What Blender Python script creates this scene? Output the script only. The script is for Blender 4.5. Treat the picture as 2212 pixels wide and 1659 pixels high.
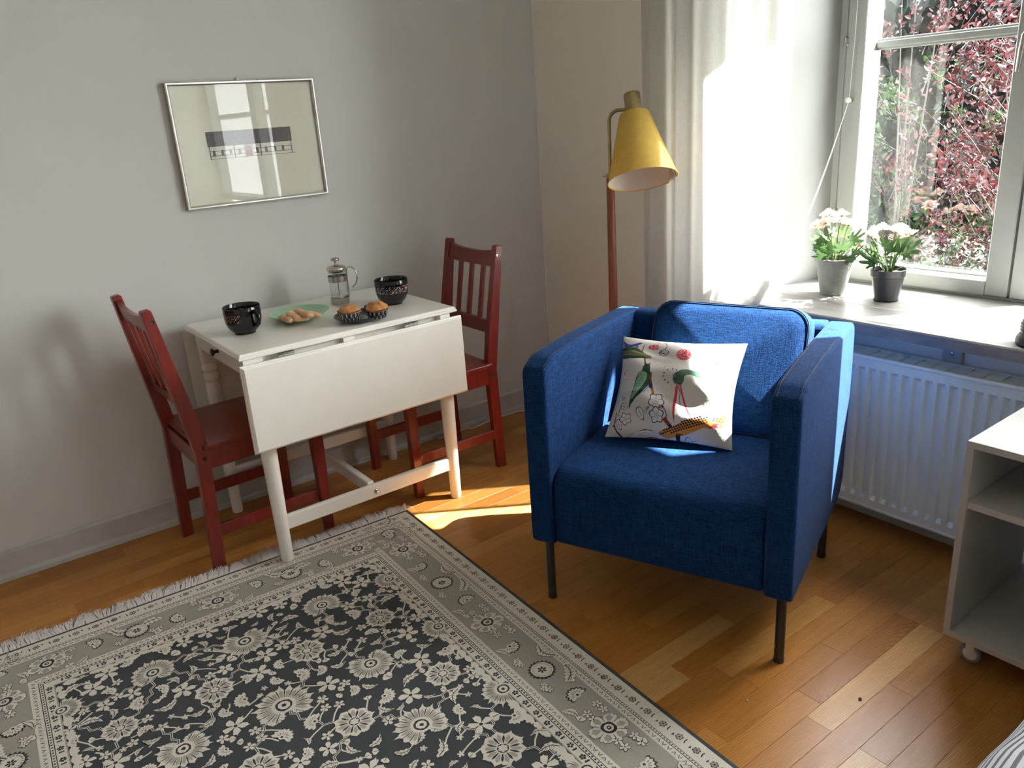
import bpy, bmesh, math, random
import numpy as np
from mathutils import Vector, Matrix
SC = bpy.context.scene
for _o in list(bpy.data.objects): bpy.data.objects.remove(_o)
PI = math.pi
R = math.radians

# ------------------------------------------------------------ camera
cam = bpy.data.cameras.new('camera'); camo = bpy.data.objects.new('camera', cam)
SC.collection.objects.link(camo)
cam.sensor_fit = 'HORIZONTAL'; cam.sensor_width = 36.0; cam.lens = 1718.4/2212*36.0
cam.clip_start = 0.05; cam.clip_end = 200
_r, _u, _f = (Vector((0.7944, -0.6039, -0.0649)), Vector((0.2456, 0.2215, 0.9437)), Vector((0.5556, 0.7656, -0.3243)))
_f.normalize(); _r = (_r - _r.dot(_f)*_f).normalized(); _u = _r.cross(_f)
M = Matrix(((_r.x, _u.x, -_f.x, -2.3665), (_r.y, _u.y, -_f.y, -2.9301), (_r.z, _u.z, -_f.z, 1.3775), (0, 0, 0, 1)))
camo.matrix_world = M
SC.camera = camo

# ------------------------------------------------------------ light and exposure
SC.view_settings.view_transform = 'Standard'; SC.view_settings.look = 'None'
SC.view_settings.gamma = 1; SC.view_settings.use_curve_mapping = False
SC.view_settings.exposure = 1.38
w = bpy.data.worlds.new('sky'); SC.world = w; w.use_nodes = True
nt = w.node_tree; nt.nodes.clear()
sk = nt.nodes.new('ShaderNodeTexSky'); sk.sky_type = 'NISHITA'; sk.sun_disc = False
sk.sun_elevation = R(49.65); sk.sun_rotation = R(124); sk.dust_density = 2.0
hs = nt.nodes.new('ShaderNodeHueSaturation'); hs.inputs['Saturation'].default_value = 0.36
bg = nt.nodes.new('ShaderNodeBackground'); bg.inputs['Strength'].default_value = 5.6
wo = nt.nodes.new('ShaderNodeOutputWorld')
gm = nt.nodes.new('ShaderNodeGamma'); gm.inputs['Gamma'].default_value = 0.35   # thin haze evens the sky out
nt.links.new(sk.outputs[0], gm.inputs['Color']); nt.links.new(gm.outputs[0], hs.inputs['Color']); nt.links.new(hs.outputs[0], bg.inputs[0]); nt.links.new(bg.outputs[0], wo.inputs[0])
sl = bpy.data.lights.new('sun', 'SUN'); sl.energy = 38.0; sl.angle = R(0.6); sl.color = (1.0, 0.975, 0.94)
slo = bpy.data.objects.new('sun', sl); SC.collection.objects.link(slo)
_A, _E = R(34), R(49.65)
sd = Vector((-math.cos(_A)*math.cos(_E), math.sin(_A)*math.cos(_E), -math.sin(_E)))
slo.rotation_euler = sd.to_track_quat('-Z', 'Y').to_euler(); slo.location = (6, -4, 6)
def portal(name, loc, sx, sy, rot):
    l = bpy.data.lights.new(name, 'AREA'); l.shape = 'RECTANGLE'; l.size = sx; l.size_y = sy
    l.cycles.is_portal = True
    o = bpy.data.objects.new(name, l); SC.collection.objects.link(o); o.location = loc; o.rotation_euler = rot
portal('portal', (0.50, -1.87, 1.54), 1.45, 1.60, (R(90), 0, R(90)))
portal('portal', (0.50, -4.55, 1.54), 2.75, 1.60, (R(90), 0, R(90)))
cy = SC.cycles
cy.max_bounces = 10; cy.diffuse_bounces = 6; cy.glossy_bounces = 4; cy.transmission_bounces = 6; cy.transparent_max_bounces = 12
cy.sample_clamp_indirect = 6.0; cy.caustics_reflective = False; cy.caustics_refractive = False
cy.use_denoising = True
try: cy.denoiser = 'OPENIMAGEDENOISE'
except Exception: pass

# ------------------------------------------------------------ object helpers
def link(o, parent=None):
    SC.collection.objects.link(o)
    if parent is not None: o.parent = parent
    return o
def tag(o, label=None, cat=None, group=None, kind=None):
    if label: o['label'] = label
    if cat: o['category'] = cat
    if group: o['group'] = group
    if kind: o['kind'] = kind
    return o
def thing(name, label, cat, loc=(0, 0, 0), rz=0, group=None):
    o = bpy.data.objects.new(name, None); o.empty_display_size = 0.05
    o.location = loc; o.rotation_euler = (0, 0, rz)
    return tag(link(o), label, cat, group)
def me_obj(name, me, mats, parent=None, smooth=None, loc=None, rot=None):
    if not isinstance(mats, (list, tuple)): mats = [mats]
    for m in mats: me.materials.append(m)
    if smooth is not None:
        me.polygons.foreach_set('use_smooth', [True]*len(me.polygons))
        if smooth < 180:
            try: me.set_sharp_from_angle(angle=R(smooth))
            except Exception: pass
    o = bpy.data.objects.new(name, me); link(o, parent)
    if loc: o.location = loc
    if rot: o.rotation_euler = rot
    return o
def obj(name, bm, mats, parent=None, smooth=None, loc=None, rot=None):
    me = bpy.data.meshes.new(name)
    bmesh.ops.recalc_face_normals(bm, faces=bm.faces)
    bm.to_mesh(me); bm.free()
    return me_obj(name, me, mats, parent, smooth, loc, rot)
def pyobj(name, v, f, mats, parent=None, smooth=None, mi=None, loc=None):
    me = bpy.data.meshes.new(name); me.from_pydata([tuple(a) for a in v], [], f); me.update()
    o = me_obj(name, me, mats, parent, smooth, loc)
    if mi is not None: me.polygons.foreach_set('material_index', mi)
    return o
def NB(): return bmesh.new()
def box(bm, x0, x1, y0, y1, z0, z1, bev=0.0, seg=2, T=None):
    m = Matrix.Translation(((x0+x1)/2, (y0+y1)/2, (z0+z1)/2)) @ Matrix.Diagonal((abs(x1-x0), abs(y1-y0), abs(z1-z0), 1))
    r = bmesh.ops.create_cube(bm, size=1, matrix=m)
    vs = r['verts']
    if bev > 0:
        es = list({e for v in vs for e in v.link_edges})
        b = bmesh.ops.bevel(bm, geom=es, offset=bev, segments=seg, profile=0.5, affect='EDGES')
        vs = list({v for v in b['verts']} | {v for v in vs if v.is_valid})
    if T is not None:
        vs = {v for v in vs if v.is_valid}
        bmesh.ops.transform(bm, matrix=T, verts=list(vs))
    return vs
def lathe(bm, prof, seg=32, T=None, squash=None):
    rings = []
    for r, z in prof:
        if r < 1e-6: rings.append([bm.verts.new((0, 0, z))])
        else: rings.append([bm.verts.new((r*math.cos(2*PI*k/seg), r*math.sin(2*PI*k/seg), z)) for k in range(seg)])
    for a, b in zip(rings, rings[1:]):
        if len(a) == 1 and len(b) == 1: continue
        if len(a) == 1:
            for k in range(seg): bm.faces.new((a[0], b[k], b[(k+1) % seg]))
        elif len(b) == 1:
            for k in range(seg): bm.faces.new((a[k], b[0], a[(k+1) % seg]))
        else:
            for k in range(seg): bm.faces.new((a[k], b[k], b[(k+1) % seg], a[(k+1) % seg]))
    vs = [v for r in rings for v in r]
    if T is not None: bmesh.ops.transform(bm, matrix=T, verts=vs)
    return vs
def tube(bm, pts, rad, seg=10, cap=True, flat=1.0):
    pts = [Vector(p) for p in pts]; n = len(pts)
    rr = rad if isinstance(rad, (list, tuple)) else [rad]*n
    tan = [((pts[min(i+1, n-1)]-pts[max(i-1, 0)])).normalized() for i in range(n)]
    up = Vector((0, 0, 1)) if abs(tan[0].z) < 0.9 else Vector((1, 0, 0))
    a = tan[0].cross(up).normalized(); rings = []
    for i in range(n):
        a = (a - tan[i]*a.dot(tan[i])).normalized(); b = tan[i].cross(a)
        rings.append([bm.verts.new(pts[i] + rr[i]*(math.cos(2*PI*k/seg)*a + flat*math.sin(2*PI*k/seg)*b)) for k in range(seg)])
    for p, q in zip(rings, rings[1:]):
        for k in range(seg): bm.faces.new((p[k], p[(k+1) % seg], q[(k+1) % seg], q[k]))
    if cap and seg > 2: bm.faces.new(rings[0][::-1]); bm.faces.new(rings[-1])
    return [v for r in rings for v in r]
def prism(bm, poly, h0, h1, axis='y', bev=0, seg=2):
    """polygon (a, b) extruded along axis: y -> (x, z), x -> (y, z), z -> (x, y)"""
    def P(a, b, h):
        return {'y': (a, h, b), 'x': (h, a, b), 'z': (a, b, h)}[axis]
    lo = [bm.verts.new(P(a, b, h0)) for a, b in poly]; hi = [bm.verts.new(P(a, b, h1)) for a, b in poly]
    fs = [bm.faces.new(lo), bm.faces.new(hi[::-1])]
    for i in range(len(poly)):
        j = (i+1) % len(poly); fs.append(bm.faces.new((lo[i], hi[i], hi[j], lo[j])))
    if bev:
        es = list(fs[0].edges) + list(fs[1].edges)
        bmesh.ops.bevel(bm, geom=es, offset=bev, segments=seg, profile=0.5, affect='EDGES')
    return lo+hi
def arc(cx, cy, r, a0, a1, n):
    return [(cx+r*math.cos(R(a0+(a1-a0)*i/n)), cy+r*math.sin(R(a0+(a1-a0)*i/n))) for i in range(n+1)]

# ------------------------------------------------------------ material helpers
def srgb(r, g, b):
    f = lambda c: (c/255/12.92 if c/255 <= 0.04045 else ((c/255+0.055)/1.055)**2.4)
    return (f(r), f(g), f(b), 1)
class NT:
    def __init__(s, name):
        s.m = bpy.data.materials.new(name); s.m.use_nodes = True; s.t = s.m.node_tree; s.t.nodes.clear()
        s.out = s.n('ShaderNodeOutputMaterial')
    def n(s, typ, ins=None, **kw):
        nd = s.t.nodes.new(typ)
        for k, v in kw.items(): setattr(nd, k, v)
        for k, v in (ins or {}).items(): s.set(nd.inputs[k], v)
        return nd
    def set(s, inp, v):
        if hasattr(v, 'bl_rna') and v.bl_rna.identifier.startswith('NodeSocket'): s.t.links.new(v, inp)
        elif hasattr(v, 'outputs'): s.t.links.new(v.outputs[0], inp)
        else: inp.default_value = v
    def math(s, op, a, b=None, c=None):
        nd = s.n('ShaderNodeMath', operation=op)
        for i, v in enumerate((a, b, c)):
            if v is not None: s.set(nd.inputs[i], v)
        return nd.outputs[0]
    def coord(s, which='Object', scale=(1, 1, 1), loc=None):
        tc = s.n('ShaderNodeTexCoord'); mp = s.n('ShaderNodeMapping'); s.t.links.new(tc.outputs[which], mp.inputs[0])
        mp.inputs['Scale'].default_value = scale
        if loc is not None: s.set(mp.inputs['Location'], loc)
        return mp.outputs[0]
    def noise(s, vec, scale, detail=3, rough=0.5, out=0):
        nd = s.n('ShaderNodeTexNoise', {'Scale': scale, 'Detail': detail, 'Roughness': rough}); s.t.links.new(vec, nd.inputs['Vector'])
        return nd.outputs[out]
    def ramp(s, fac, stops):
        nd = s.n('ShaderNodeValToRGB'); s.set(nd.inputs[0], fac); e = nd.color_ramp.elements
        while len(e) < len(stops): e.new(0.5)
        for el, (p, c) in zip(e, stops): el.position = p; el.color = c if len(c) == 4 else (*c, 1)
        return nd.outputs[0]
    def mix(s, fac, a, b, blend='MIX'):
        nd = s.n('ShaderNodeMix', data_type='RGBA', blend_type=blend)
        s.set(nd.inputs['Factor'], fac); s.set(nd.inputs['A'], a); s.set(nd.inputs['B'], b)
        return nd.outputs['Result']
    def bump(s, h, strength=0.2, dist=0.01):
        nd = s.n('ShaderNodeBump', {'Strength': strength, 'Distance': dist}); s.t.links.new(h, nd.inputs['Height']); return nd.outputs[0]
    def bsdf(s, color, rough=0.5, metal=0.0, normal=None, **kw):
        nd = s.n('ShaderNodeBsdfPrincipled'); s.set(nd.inputs['Base Color'], color); s.set(nd.inputs['Roughness'], rough); s.set(nd.inputs['Metallic'], metal)
        if normal is not None: s.t.links.new(normal, nd.inputs['Normal'])
        for k, v in kw.items(): s.set(nd.inputs[k.replace('_', ' ')], v)
        return nd.outputs[0]
    def done(s, sh):
        s.t.links.new(sh, s.out.inputs[0]); return s.m
def plain(name, c, rough=0.5, metal=0.0, var=0.06, nscale=12, bumps=0.0, bscale=120, **kw):
    t = NT(name); v = t.coord(); nz = t.noise(v, nscale, 3)
    dark = tuple(x*(1-var) for x in c[:3])+(1,); light = tuple(min(1, x*(1+var)) for x in c[:3])+(1,)
    col = t.ramp(nz, [(0.3, dark), (0.7, light)])
    nrm = t.bump(t.noise(v, bscale, 2), bumps, 0.004) if bumps else None
    return t.done(t.bsdf(col, rough, metal, nrm, **kw))
# ------------------------------------------------------------ materials
MT = {}
def wall_mat(name, c, sc=260):
    t = NT(name); v = t.coord()
    col = t.mix(t.math('MULTIPLY', t.noise(v, 2.2, 4), 0.35), c, tuple(x*0.9 for x in c[:3])+(1,))
    b = t.bump(t.noise(v, sc, 3), 0.22, 0.002)
    return t.done(t.bsdf(col, 0.55, 0, b))
MT['wall_grey'] = wall_mat('grey_wall_paint', (0.63, 0.645, 0.635, 1))
MT['wall_beige'] = wall_mat('cream_wall_paint', (0.86, 0.845, 0.78, 1))
MT['ceiling'] = wall_mat('ceiling_paint', (0.86, 0.85, 0.82, 1))
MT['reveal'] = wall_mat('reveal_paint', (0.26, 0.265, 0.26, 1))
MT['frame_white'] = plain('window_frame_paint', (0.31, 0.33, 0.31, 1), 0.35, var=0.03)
MT['base_grey'] = plain('skirting_paint', (0.50, 0.51, 0.50, 1), 0.45, var=0.06)
MT['white_lac'] = plain('white_lacquer', (0.84, 0.82, 0.765, 1), 0.24, var=0.02)
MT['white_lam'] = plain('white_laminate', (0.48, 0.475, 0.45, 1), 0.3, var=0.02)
MT['rad'] = plain('radiator_enamel', (0.80, 0.86, 0.80, 1), 0.3, var=0.02)
MT['black'] = plain('black_metal', (0.02, 0.02, 0.02, 1), 0.4)
MT['dark_leg'] = plain('charcoal_leg', (0.03, 0.028, 0.027, 1), 0.45)
MT['steel'] = plain('brushed_steel', (0.55, 0.53, 0.50, 1), 0.25, 1.0, var=0.1, nscale=60)
MT['chrome'] = plain('silver_frame_metal', (0.75, 0.74, 0.72, 1), 0.22, 1.0)
MT['brass'] = plain('aged_brass', (0.42, 0.34, 0.17, 1), 0.3, 1.0, var=0.25, nscale=25)
MT['rubber'] = plain('grey_rubber', (0.22, 0.22, 0.24, 1), 0.5)
MT['soil'] = plain('dark_soil', (0.02, 0.015, 0.01, 1), 0.9, var=0.5, nscale=90, bumps=0.6)
MT['cord'] = plain('white_cord', (0.75, 0.74, 0.70, 1), 0.5)
def red_wood():
    t = NT('red_painted_wood'); v = t.coord('Object', (6, 6, 1.2)); n = t.noise(v, 9, 4)
    col = t.ramp(n, [(0.2, (0.135, 0.011, 0.008, 1)), (0.8, (0.24, 0.022, 0.013, 1))])
    chip = t.math('GREATER_THAN', t.noise(t.coord(), 75, 2), 0.79)
    col = t.mix(chip, col, (0.5, 0.35, 0.25, 1))
    return t.done(t.bsdf(col, 0.34, 0, t.bump(t.noise(v, 60, 2), 0.08, 0.002), Coat_Weight=0.25))
MT['red'] = red_wood()
def teak():
    t = NT('teak_pole'); n = t.noise(t.coord('Object', (14, 14, 1)), 8, 4)
    return t.done(t.bsdf(t.ramp(n, [(0.25, (0.16, 0.035, 0.012, 1)), (0.75, (0.36, 0.10, 0.035, 1))]), 0.35, Coat_Weight=0.2))
MT['teak'] = teak()
def parquet(name, island=False):
    t = NT(name)
    if island: rnd = t.n('ShaderNodeNewGeometry').outputs['Random Per Island']
    else: rnd = t.n('ShaderNodeObjectInfo').outputs['Random']
    off = t.n('ShaderNodeCombineXYZ', {'X': t.math('MULTIPLY', rnd, 37.0), 'Y': t.math('MULTIPLY', rnd, 91.0)}).outputs[0]
    v1 = t.coord('Object', (1.6, 26, 1), off); v2 = t.coord('Object', (3.0, 210, 1), off); v3 = t.coord('Object', (3.2, 17, 1), off)
    base = t.ramp(rnd, [(0.0, srgb(176, 118, 54)), (0.25, srgb(196, 138, 68)), (0.45, srgb(187, 127, 60)), (0.62, srgb(202, 146, 76)), (0.8, srgb(190, 130, 62)), (0.95, srgb(208, 154, 86)), (0.99, srgb(222, 178, 116))])
    wv = t.n('ShaderNodeTexWave', {'Scale': 3.4, 'Distortion': 5.0, 'Detail': 2.0, 'Detail Scale': 1.4}, wave_type='RINGS', rings_direction='SPHERICAL'); t.t.links.new(v3, wv.inputs['Vector'])
    g1 = t.ramp(t.noise(v1, 2.2, 4, 0.6), [(0.32, (0, 0, 0, 1)), (0.68, (1, 1, 1, 1))])
    ring = t.math('POWER', wv.outputs[1], 3.0)
    pore = t.ramp(t.noise(v2, 3.0, 3, 0.65), [(0.40, (0, 0, 0, 1)), (0.60, (1, 1, 1, 1))])
    col = t.mix(t.math('MULTIPLY', g1, 0.6), base, t.mix(1.0, base, (0.72, 0.64, 0.56, 1), 'MULTIPLY'))
    col = t.mix(t.math('MULTIPLY', ring, 0.75), col, t.mix(1.0, base, (0.58, 0.48, 0.38, 1), 'MULTIPLY'))
    col = t.mix(t.math('MULTIPLY', pore, 0.16), col, t.mix(1.0, base, (0.68, 0.6, 0.52, 1), 'MULTIPLY'))
    rg = t.math('ADD', 0.27, t.math('MULTIPLY', pore, 0.08))
    return t.done(t.bsdf(col, rg, 0, t.bump(pore, 0.05, 0.001), Specular_IOR_Level=0.35))
MT['plank'] = parquet('oak_plank'); MT['planks'] = parquet('oak_planks', True)
MT['subfloor'] = plain('floor_joint', (0.06, 0.03, 0.015, 1), 0.8)
def fabric(name, dark, light, sc=1.0, rough=0.85, sheen=0.25):
    t = NT(name)
    a = t.noise(t.coord('Object', (30*sc, 420*sc, 420*sc)), 1.0, 2, 0.6)
    b = t.noise(t.coord('Object', (420*sc, 420*sc, 26*sc)), 1.0, 2, 0.6)
    c = t.noise(t.coord('Object', (420*sc, 30*sc, 420*sc)), 1.0, 2, 0.6)
    s = t.math('ADD', t.math('ADD', a, b), c)
    f = t.n('ShaderNodeMapRange', {'Value': s, 'From Min': 1.2, 'From Max': 1.85}).outputs[0]
    cl = t.noise(t.coord(), 5, 2)
    col = t.mix(f, dark, light); col = t.mix(t.math('MULTIPLY', cl, 0.3), col, dark)
    return t.done(t.bsdf(col, rough, 0, t.bump(f, 0.35, 0.0015), Sheen_Weight=sheen, Sheen_Roughness=0.4, Specular_IOR_Level=0.12))
MT['blue'] = fabric('blue_woven_fabric', (0.0015, 0.010, 0.045, 1), (0.011, 0.064, 0.210, 1), 1.0, 0.9, 0.03)
MT['piping'] = plain('navy_piping', (0.004, 0.008, 0.03, 1), 0.8)
def curtain_mat():
    t = NT('sheer_linen'); v = t.coord('Object', (1, 1, 1))
    wv = t.noise(t.coord('Object', (90, 90, 700)), 1.0, 2, 0.7)
    wv2 = t.noise(t.coord('Object', (900, 900, 20)), 1.0, 2, 0.6)
    f = t.math('MULTIPLY', t.math('ADD', wv, wv2), 0.5)
    col = t.ramp(f, [(0.3, (0.60, 0.59, 0.56, 1)), (0.7, (0.70, 0.69, 0.665, 1))])
    d = t.n('ShaderNodeBsdfDiffuse', {'Color': col}); tr = t.n('ShaderNodeBsdfTranslucent', {'Color': col}); tp = t.n('ShaderNodeBsdfTransparent')
    m1 = t.n('ShaderNodeMixShader', {0: 0.58, 1: d.outputs[0], 2: tr.outputs[0]})
    gap = t.n('ShaderNodeMapRange', {'Value': f, 'From Min': 0.40, 'From Max': 0.62, 'To Min': 0.16, 'To Max': 0.08}).outputs[0]
    m2 = t.n('ShaderNodeMixShader', {0: gap, 1: m1.outputs[0], 2: tp.outputs[0]})
    return t.done(m2.outputs[0])
MT['sheer'] = curtain_mat()
def glass_mat(name, gloss=0.06, tint=(0.97, 0.98, 0.97, 1), rough=0.0):
    t = NT(name); tp = t.n('ShaderNodeBsdfTransparent', {'Color': tint}); g = t.n('ShaderNodeBsdfGlossy', {'Roughness': rough})
    lw = t.n('ShaderNodeLayerWeight', {'Blend': 0.5}); f = t.math('MULTIPLY', t.math('ADD', 0.04, t.math('MULTIPLY', t.math('POWER', lw.outputs['Facing'], 5.0), 0.96)), gloss/0.04)
    return t.done(t.n('ShaderNodeMixShader', {0: t.math('MINIMUM', f, 0.9), 1: tp.outputs[0], 2: g.outputs[0]}).outputs[0])
MT['pane'] = glass_mat('window_glass', 0.05); MT['press_glass'] = glass_mat('press_glass', 0.035, (0.97, 0.975, 0.97, 1)); MT['picture_glass'] = glass_mat('picture_glass', 0.05)
t_ = NT('diffusing_glass'); MT['diffusing'] = t_.done(t_.n('ShaderNodeMixShader', {0: 0.25, 1: t_.n('ShaderNodeBsdfTranslucent', {'Color': (0.55, 0.56, 0.57, 1)}).outputs[0], 2: t_.n('ShaderNodeBsdfDiffuse', {'Color': (0.9, 0.9, 0.9, 1)}).outputs[0]}).outputs[0])  # added diffuser for the unseen window, spreads the sun coming through it
def marble():
    t = NT('grey_veined_marble'); v = t.coord('Object', (5, 0.8, 4))
    n = t.noise(v, 3.2, 6, 0.65); v2 = t.coord('Object', (9, 1.2, 9))
    col = t.ramp(n, [(0.28, srgb(92, 91, 96)), (0.42, srgb(134, 131, 128)), (0.55, srgb(150, 147, 142)), (0.75, srgb(140, 133, 125))])
    vein = t.ramp(t.math('ABSOLUTE', t.math('SUBTRACT', t.noise(v2, 1.6, 5, 0.6), 0.5)), [(0.0, (1, 1, 1, 1)), (0.02, (0, 0, 0, 1))])
    col = t.mix(t.math('MULTIPLY', vein, 0.5), col, srgb(120, 114, 116))
    return t.done(t.bsdf(col, 0.3))
MT['marble'] = marble()
def shade_mat():
    t = NT('yellow_lampshade'); v = t.coord('Object', (1, 1, 1)); c = t.ramp(t.noise(v, 40, 2), [(0.3, (0.72, 0.50, 0.10, 1)), (0.7, (0.80, 0.58, 0.14, 1))])
    d = t.bsdf(c, 0.6); tr = t.n('ShaderNodeBsdfTranslucent', {'Color': (0.8, 0.55, 0.16, 1)})
    return t.done(t.n('ShaderNodeMixShader', {0: 0.3, 1: d, 2: tr.outputs[0]}).outputs[0])
MT['shade'] = shade_mat()
t_ = NT('shade_lining'); MT['lining'] = t_.done(t_.n('ShaderNodeMixShader', {0: 0.3, 1: t_.bsdf((0.82, 0.76, 0.66, 1), 0.6), 2: t_.n('ShaderNodeBsdfTranslucent', {'Color': (0.8, 0.6, 0.3, 1)}).outputs[0]}).outputs[0])
def leafmat(name, c1, c2, trans=0.35, rough=0.5, island=True):
    t = NT(name); rnd = t.n('ShaderNodeNewGeometry').outputs['Random Per Island'] if island else t.n('ShaderNodeObjectInfo').outputs['Random']
    col = t.mix(rnd, c1, c2); d = t.bsdf(col, rough, Specular_IOR_Level=0.3); tr = t.n('ShaderNodeBsdfTranslucent', {'Color': col})
    return t.done(t.n('ShaderNodeMixShader', {0: trans, 1: d, 2: tr.outputs[0]}).outputs[0])
MT['leaf'] = leafmat('ranunculus_leaf', (0.045, 0.10, 0.03, 1), (0.09, 0.16, 0.055, 1), 0.25, 0.5, False)
MT['stem'] = plain('brown_green_stem', (0.14, 0.12, 0.05, 1), 0.6)
MT['petal'] = leafmat('pale_pink_petal', (0.86, 0.66, 0.58, 1), (0.93, 0.84, 0.76, 1), 0.4, 0.6)
MT['bud'] = leafmat('pink_bud_petal', (0.80, 0.28, 0.28, 1), (0.88, 0.45, 0.42, 1), 0.3, 0.6)
MT['purple'] = leafmat('purple_leaf', (0.006, 0.0012, 0.002, 1), (0.055, 0.005, 0.008, 1), 0.2, 0.42)
MT['green_out'] = leafmat('garden_green_leaf', (0.004, 0.012, 0.003, 1), (0.026, 0.050, 0.008, 1), 0.35, 0.4)
MT['low_out'] = leafmat('low_shrub_leaf', (0.003, 0.009, 0.003, 1), (0.016, 0.026, 0.007, 1), 0.15, 0.6)
MT['dark_out'] = leafmat('evergreen_leaf', (0.003, 0.006, 0.006, 1), (0.010, 0.016, 0.015, 1), 0.1, 0.5)
MT['twig'] = plain('pale_twig', (0.02, 0.016, 0.014, 1), 0.7)
MT['earth'] = plain('garden_ground', (0.05, 0.07, 0.03, 1), 0.9, var=0.4, nscale=3)
MT['biscuit'] = plain('sponge_biscuit', srgb(228, 186, 146), 0.85, var=0.14, nscale=40, bumps=0.5, bscale=220)
def bun_mat():
    t = NT('baked_bun'); v = t.coord(); n = t.noise(v, 38, 4, 0.6)
    return t.done(t.bsdf(t.ramp(n, [(0.3, srgb(140, 84, 42)), (0.52, srgb(186, 128, 74)), (0.8, srgb(220, 180, 126))]), 0.42, 0, t.bump(n, 0.3, 0.004)))
MT['bun'] = bun_mat()
MT['green_plate'] = plain('mint_glaze', srgb(150, 190, 160), 0.3, var=0.05)
MT['black_gl'] = plain('black_glaze', (0.006, 0.006, 0.008, 1), 0.12)
def cup_mat():
    t = NT('black_cup_with_floral_band'); tc = t.n('ShaderNodeTexCoord'); sp = t.n('ShaderNodeSeparateXYZ'); t.t.links.new(tc.outputs['Object'], sp.inputs[0])
    ang = t.math('ARCTAN2', sp.outputs[1], sp.outputs[0]); cb = t.n('ShaderNodeCombineXYZ', {'X': t.math('MULTIPLY', ang, 0.06), 'Y': sp.outputs[2]})
    vo = t.n('ShaderNodeTexVoronoi', {'Scale': 150.0}); t.t.links.new(cb.outputs[0], vo.inputs['Vector'])
    vo2 = t.n('ShaderNodeTexVoronoi', {'Scale': 330.0}); t.t.links.new(cb.outputs[0], vo2.inputs['Vector'])
    dot = t.math('LESS_THAN', vo.outputs['Distance'], 0.30); dot2 = t.math('LESS_THAN', vo2.outputs['Distance'], 0.26)
    rs = t.n('ShaderNodeSeparateColor'); t.t.links.new(vo.outputs['Color'], rs.inputs[0])
    dotc = t.math('MULTIPLY', dot, t.math('GREATER_THAN', rs.outputs[0], 0.45))
    band = t.math('MULTIPLY', t.math('GREATER_THAN', sp.outputs[2], 0.046), t.math('LESS_THAN', sp.outputs[2], 0.071))
    # the band is broken beside the handle
    gap = t.math('GREATER_THAN', t.math('ABSOLUTE', ang), 0.75)
    rad = t.math('GREATER_THAN', t.math('SQRT', t.math('ADD', t.math('MULTIPLY', sp.outputs[0], sp.outputs[0]), t.math('MULTIPLY', sp.outputs[1], sp.outputs[1]))), 0.0545)
    band = t.math('MULTIPLY', band, t.math('MULTIPLY', gap, rad))
    c = t.mix(t.math('MULTIPLY', dot2, band), (0.006, 0.006, 0.008, 1), (0.8, 0.8, 0.84, 1))
    c = t.mix(t.math('MULTIPLY', dotc, band), c, (0.9, 0.45, 0.36, 1))
    return t.done(t.bsdf(c, 0.12))
MT['cup'] = cup_mat()
def liner_mat():
    t = NT('navy_paper_liner'); tc = t.n('ShaderNodeTexCoord'); sp = t.n('ShaderNodeSeparateXYZ'); t.t.links.new(tc.outputs['Object'], sp.inputs[0])
    ang = t.math('ARCTAN2', sp.outputs[1], sp.outputs[0])
    u = t.math('SUBTRACT', t.math('FRACT', t.math('MULTIPLY', ang, 15/(2*PI))), 0.5)
    def el(z0, uo):
        uu = t.math('SUBTRACT', t.math('FRACT', t.math('ADD', t.math('MULTIPLY', ang, 15/(2*PI)), uo)), 0.5)
        vv = t.math('DIVIDE', t.math('SUBTRACT', sp.outputs[2], z0), 0.008)
        return t.math('LESS_THAN', t.math('ADD', t.math('POWER', t.math('ABSOLUTE', t.math('DIVIDE', uu, 0.20)), 2), t.math('POWER', t.math('ABSOLUTE', vv), 2)), 1.0)
    m = t.math('MAXIMUM', el(0.023, 0.0), el(0.008, 0.5))
    return t.done(t.bsdf(t.mix(m, (0.012, 0.014, 0.032, 1), (0.40, 0.40, 0.39, 1)), 0.6))
MT['liner'] = liner_mat()
MT['concrete'] = plain('grey_concrete_pot', srgb(128, 130, 123), 0.85, var=0.12, nscale=30, bumps=0.2)
MT['pot_black'] = plain('black_plastic_pot', (0.03, 0.03, 0.033, 1), 0.35)
MT['paper'] = plain('ivory_paper', srgb(253, 248, 238), 0.8, var=0.02)
for nm, c in dict(ink=(60, 55, 75), roof=(112, 106, 112), brick=(150, 84, 70), win=(150, 142, 146), rail=(70, 64, 84), stone=(190, 184, 176), line=(196, 178, 174)).items(): MT['art_'+nm] = plain('drawing_'+nm, srgb(*c), 0.8, var=0.12, nscale=60)
def rugmat(name, c):
    t = NT(name); v = t.coord(); n = t.noise(v, 420, 2); n2 = t.noise(v, 6, 3)
    col = t.mix(t.math('MULTIPLY', n, 0.35), c, tuple(x*0.62 for x in c[:3])+(1,)); col = t.mix(t.math('MULTIPLY', n2, 0.22), col, tuple(x*0.7 for x in c[:3])+(1,))
    return t.done(t.bsdf(col, 0.95, 0, t.bump(n, 0.4, 0.002), Specular_IOR_Level=0.1))
for nm, c in dict(field=(78, 81, 84), cream=(226, 221, 210), beige=(160, 154, 142), grey=(172, 168, 158), dark=(72, 72, 76), edge=(84, 86, 88), mid=(178, 173, 163)).items(): MT['rug_'+nm] = rugmat('rug_'+nm, srgb(*c))
MT['fringe'] = plain('white_fringe_yarn', (0.72, 0.68, 0.66, 1), 0.9)
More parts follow.
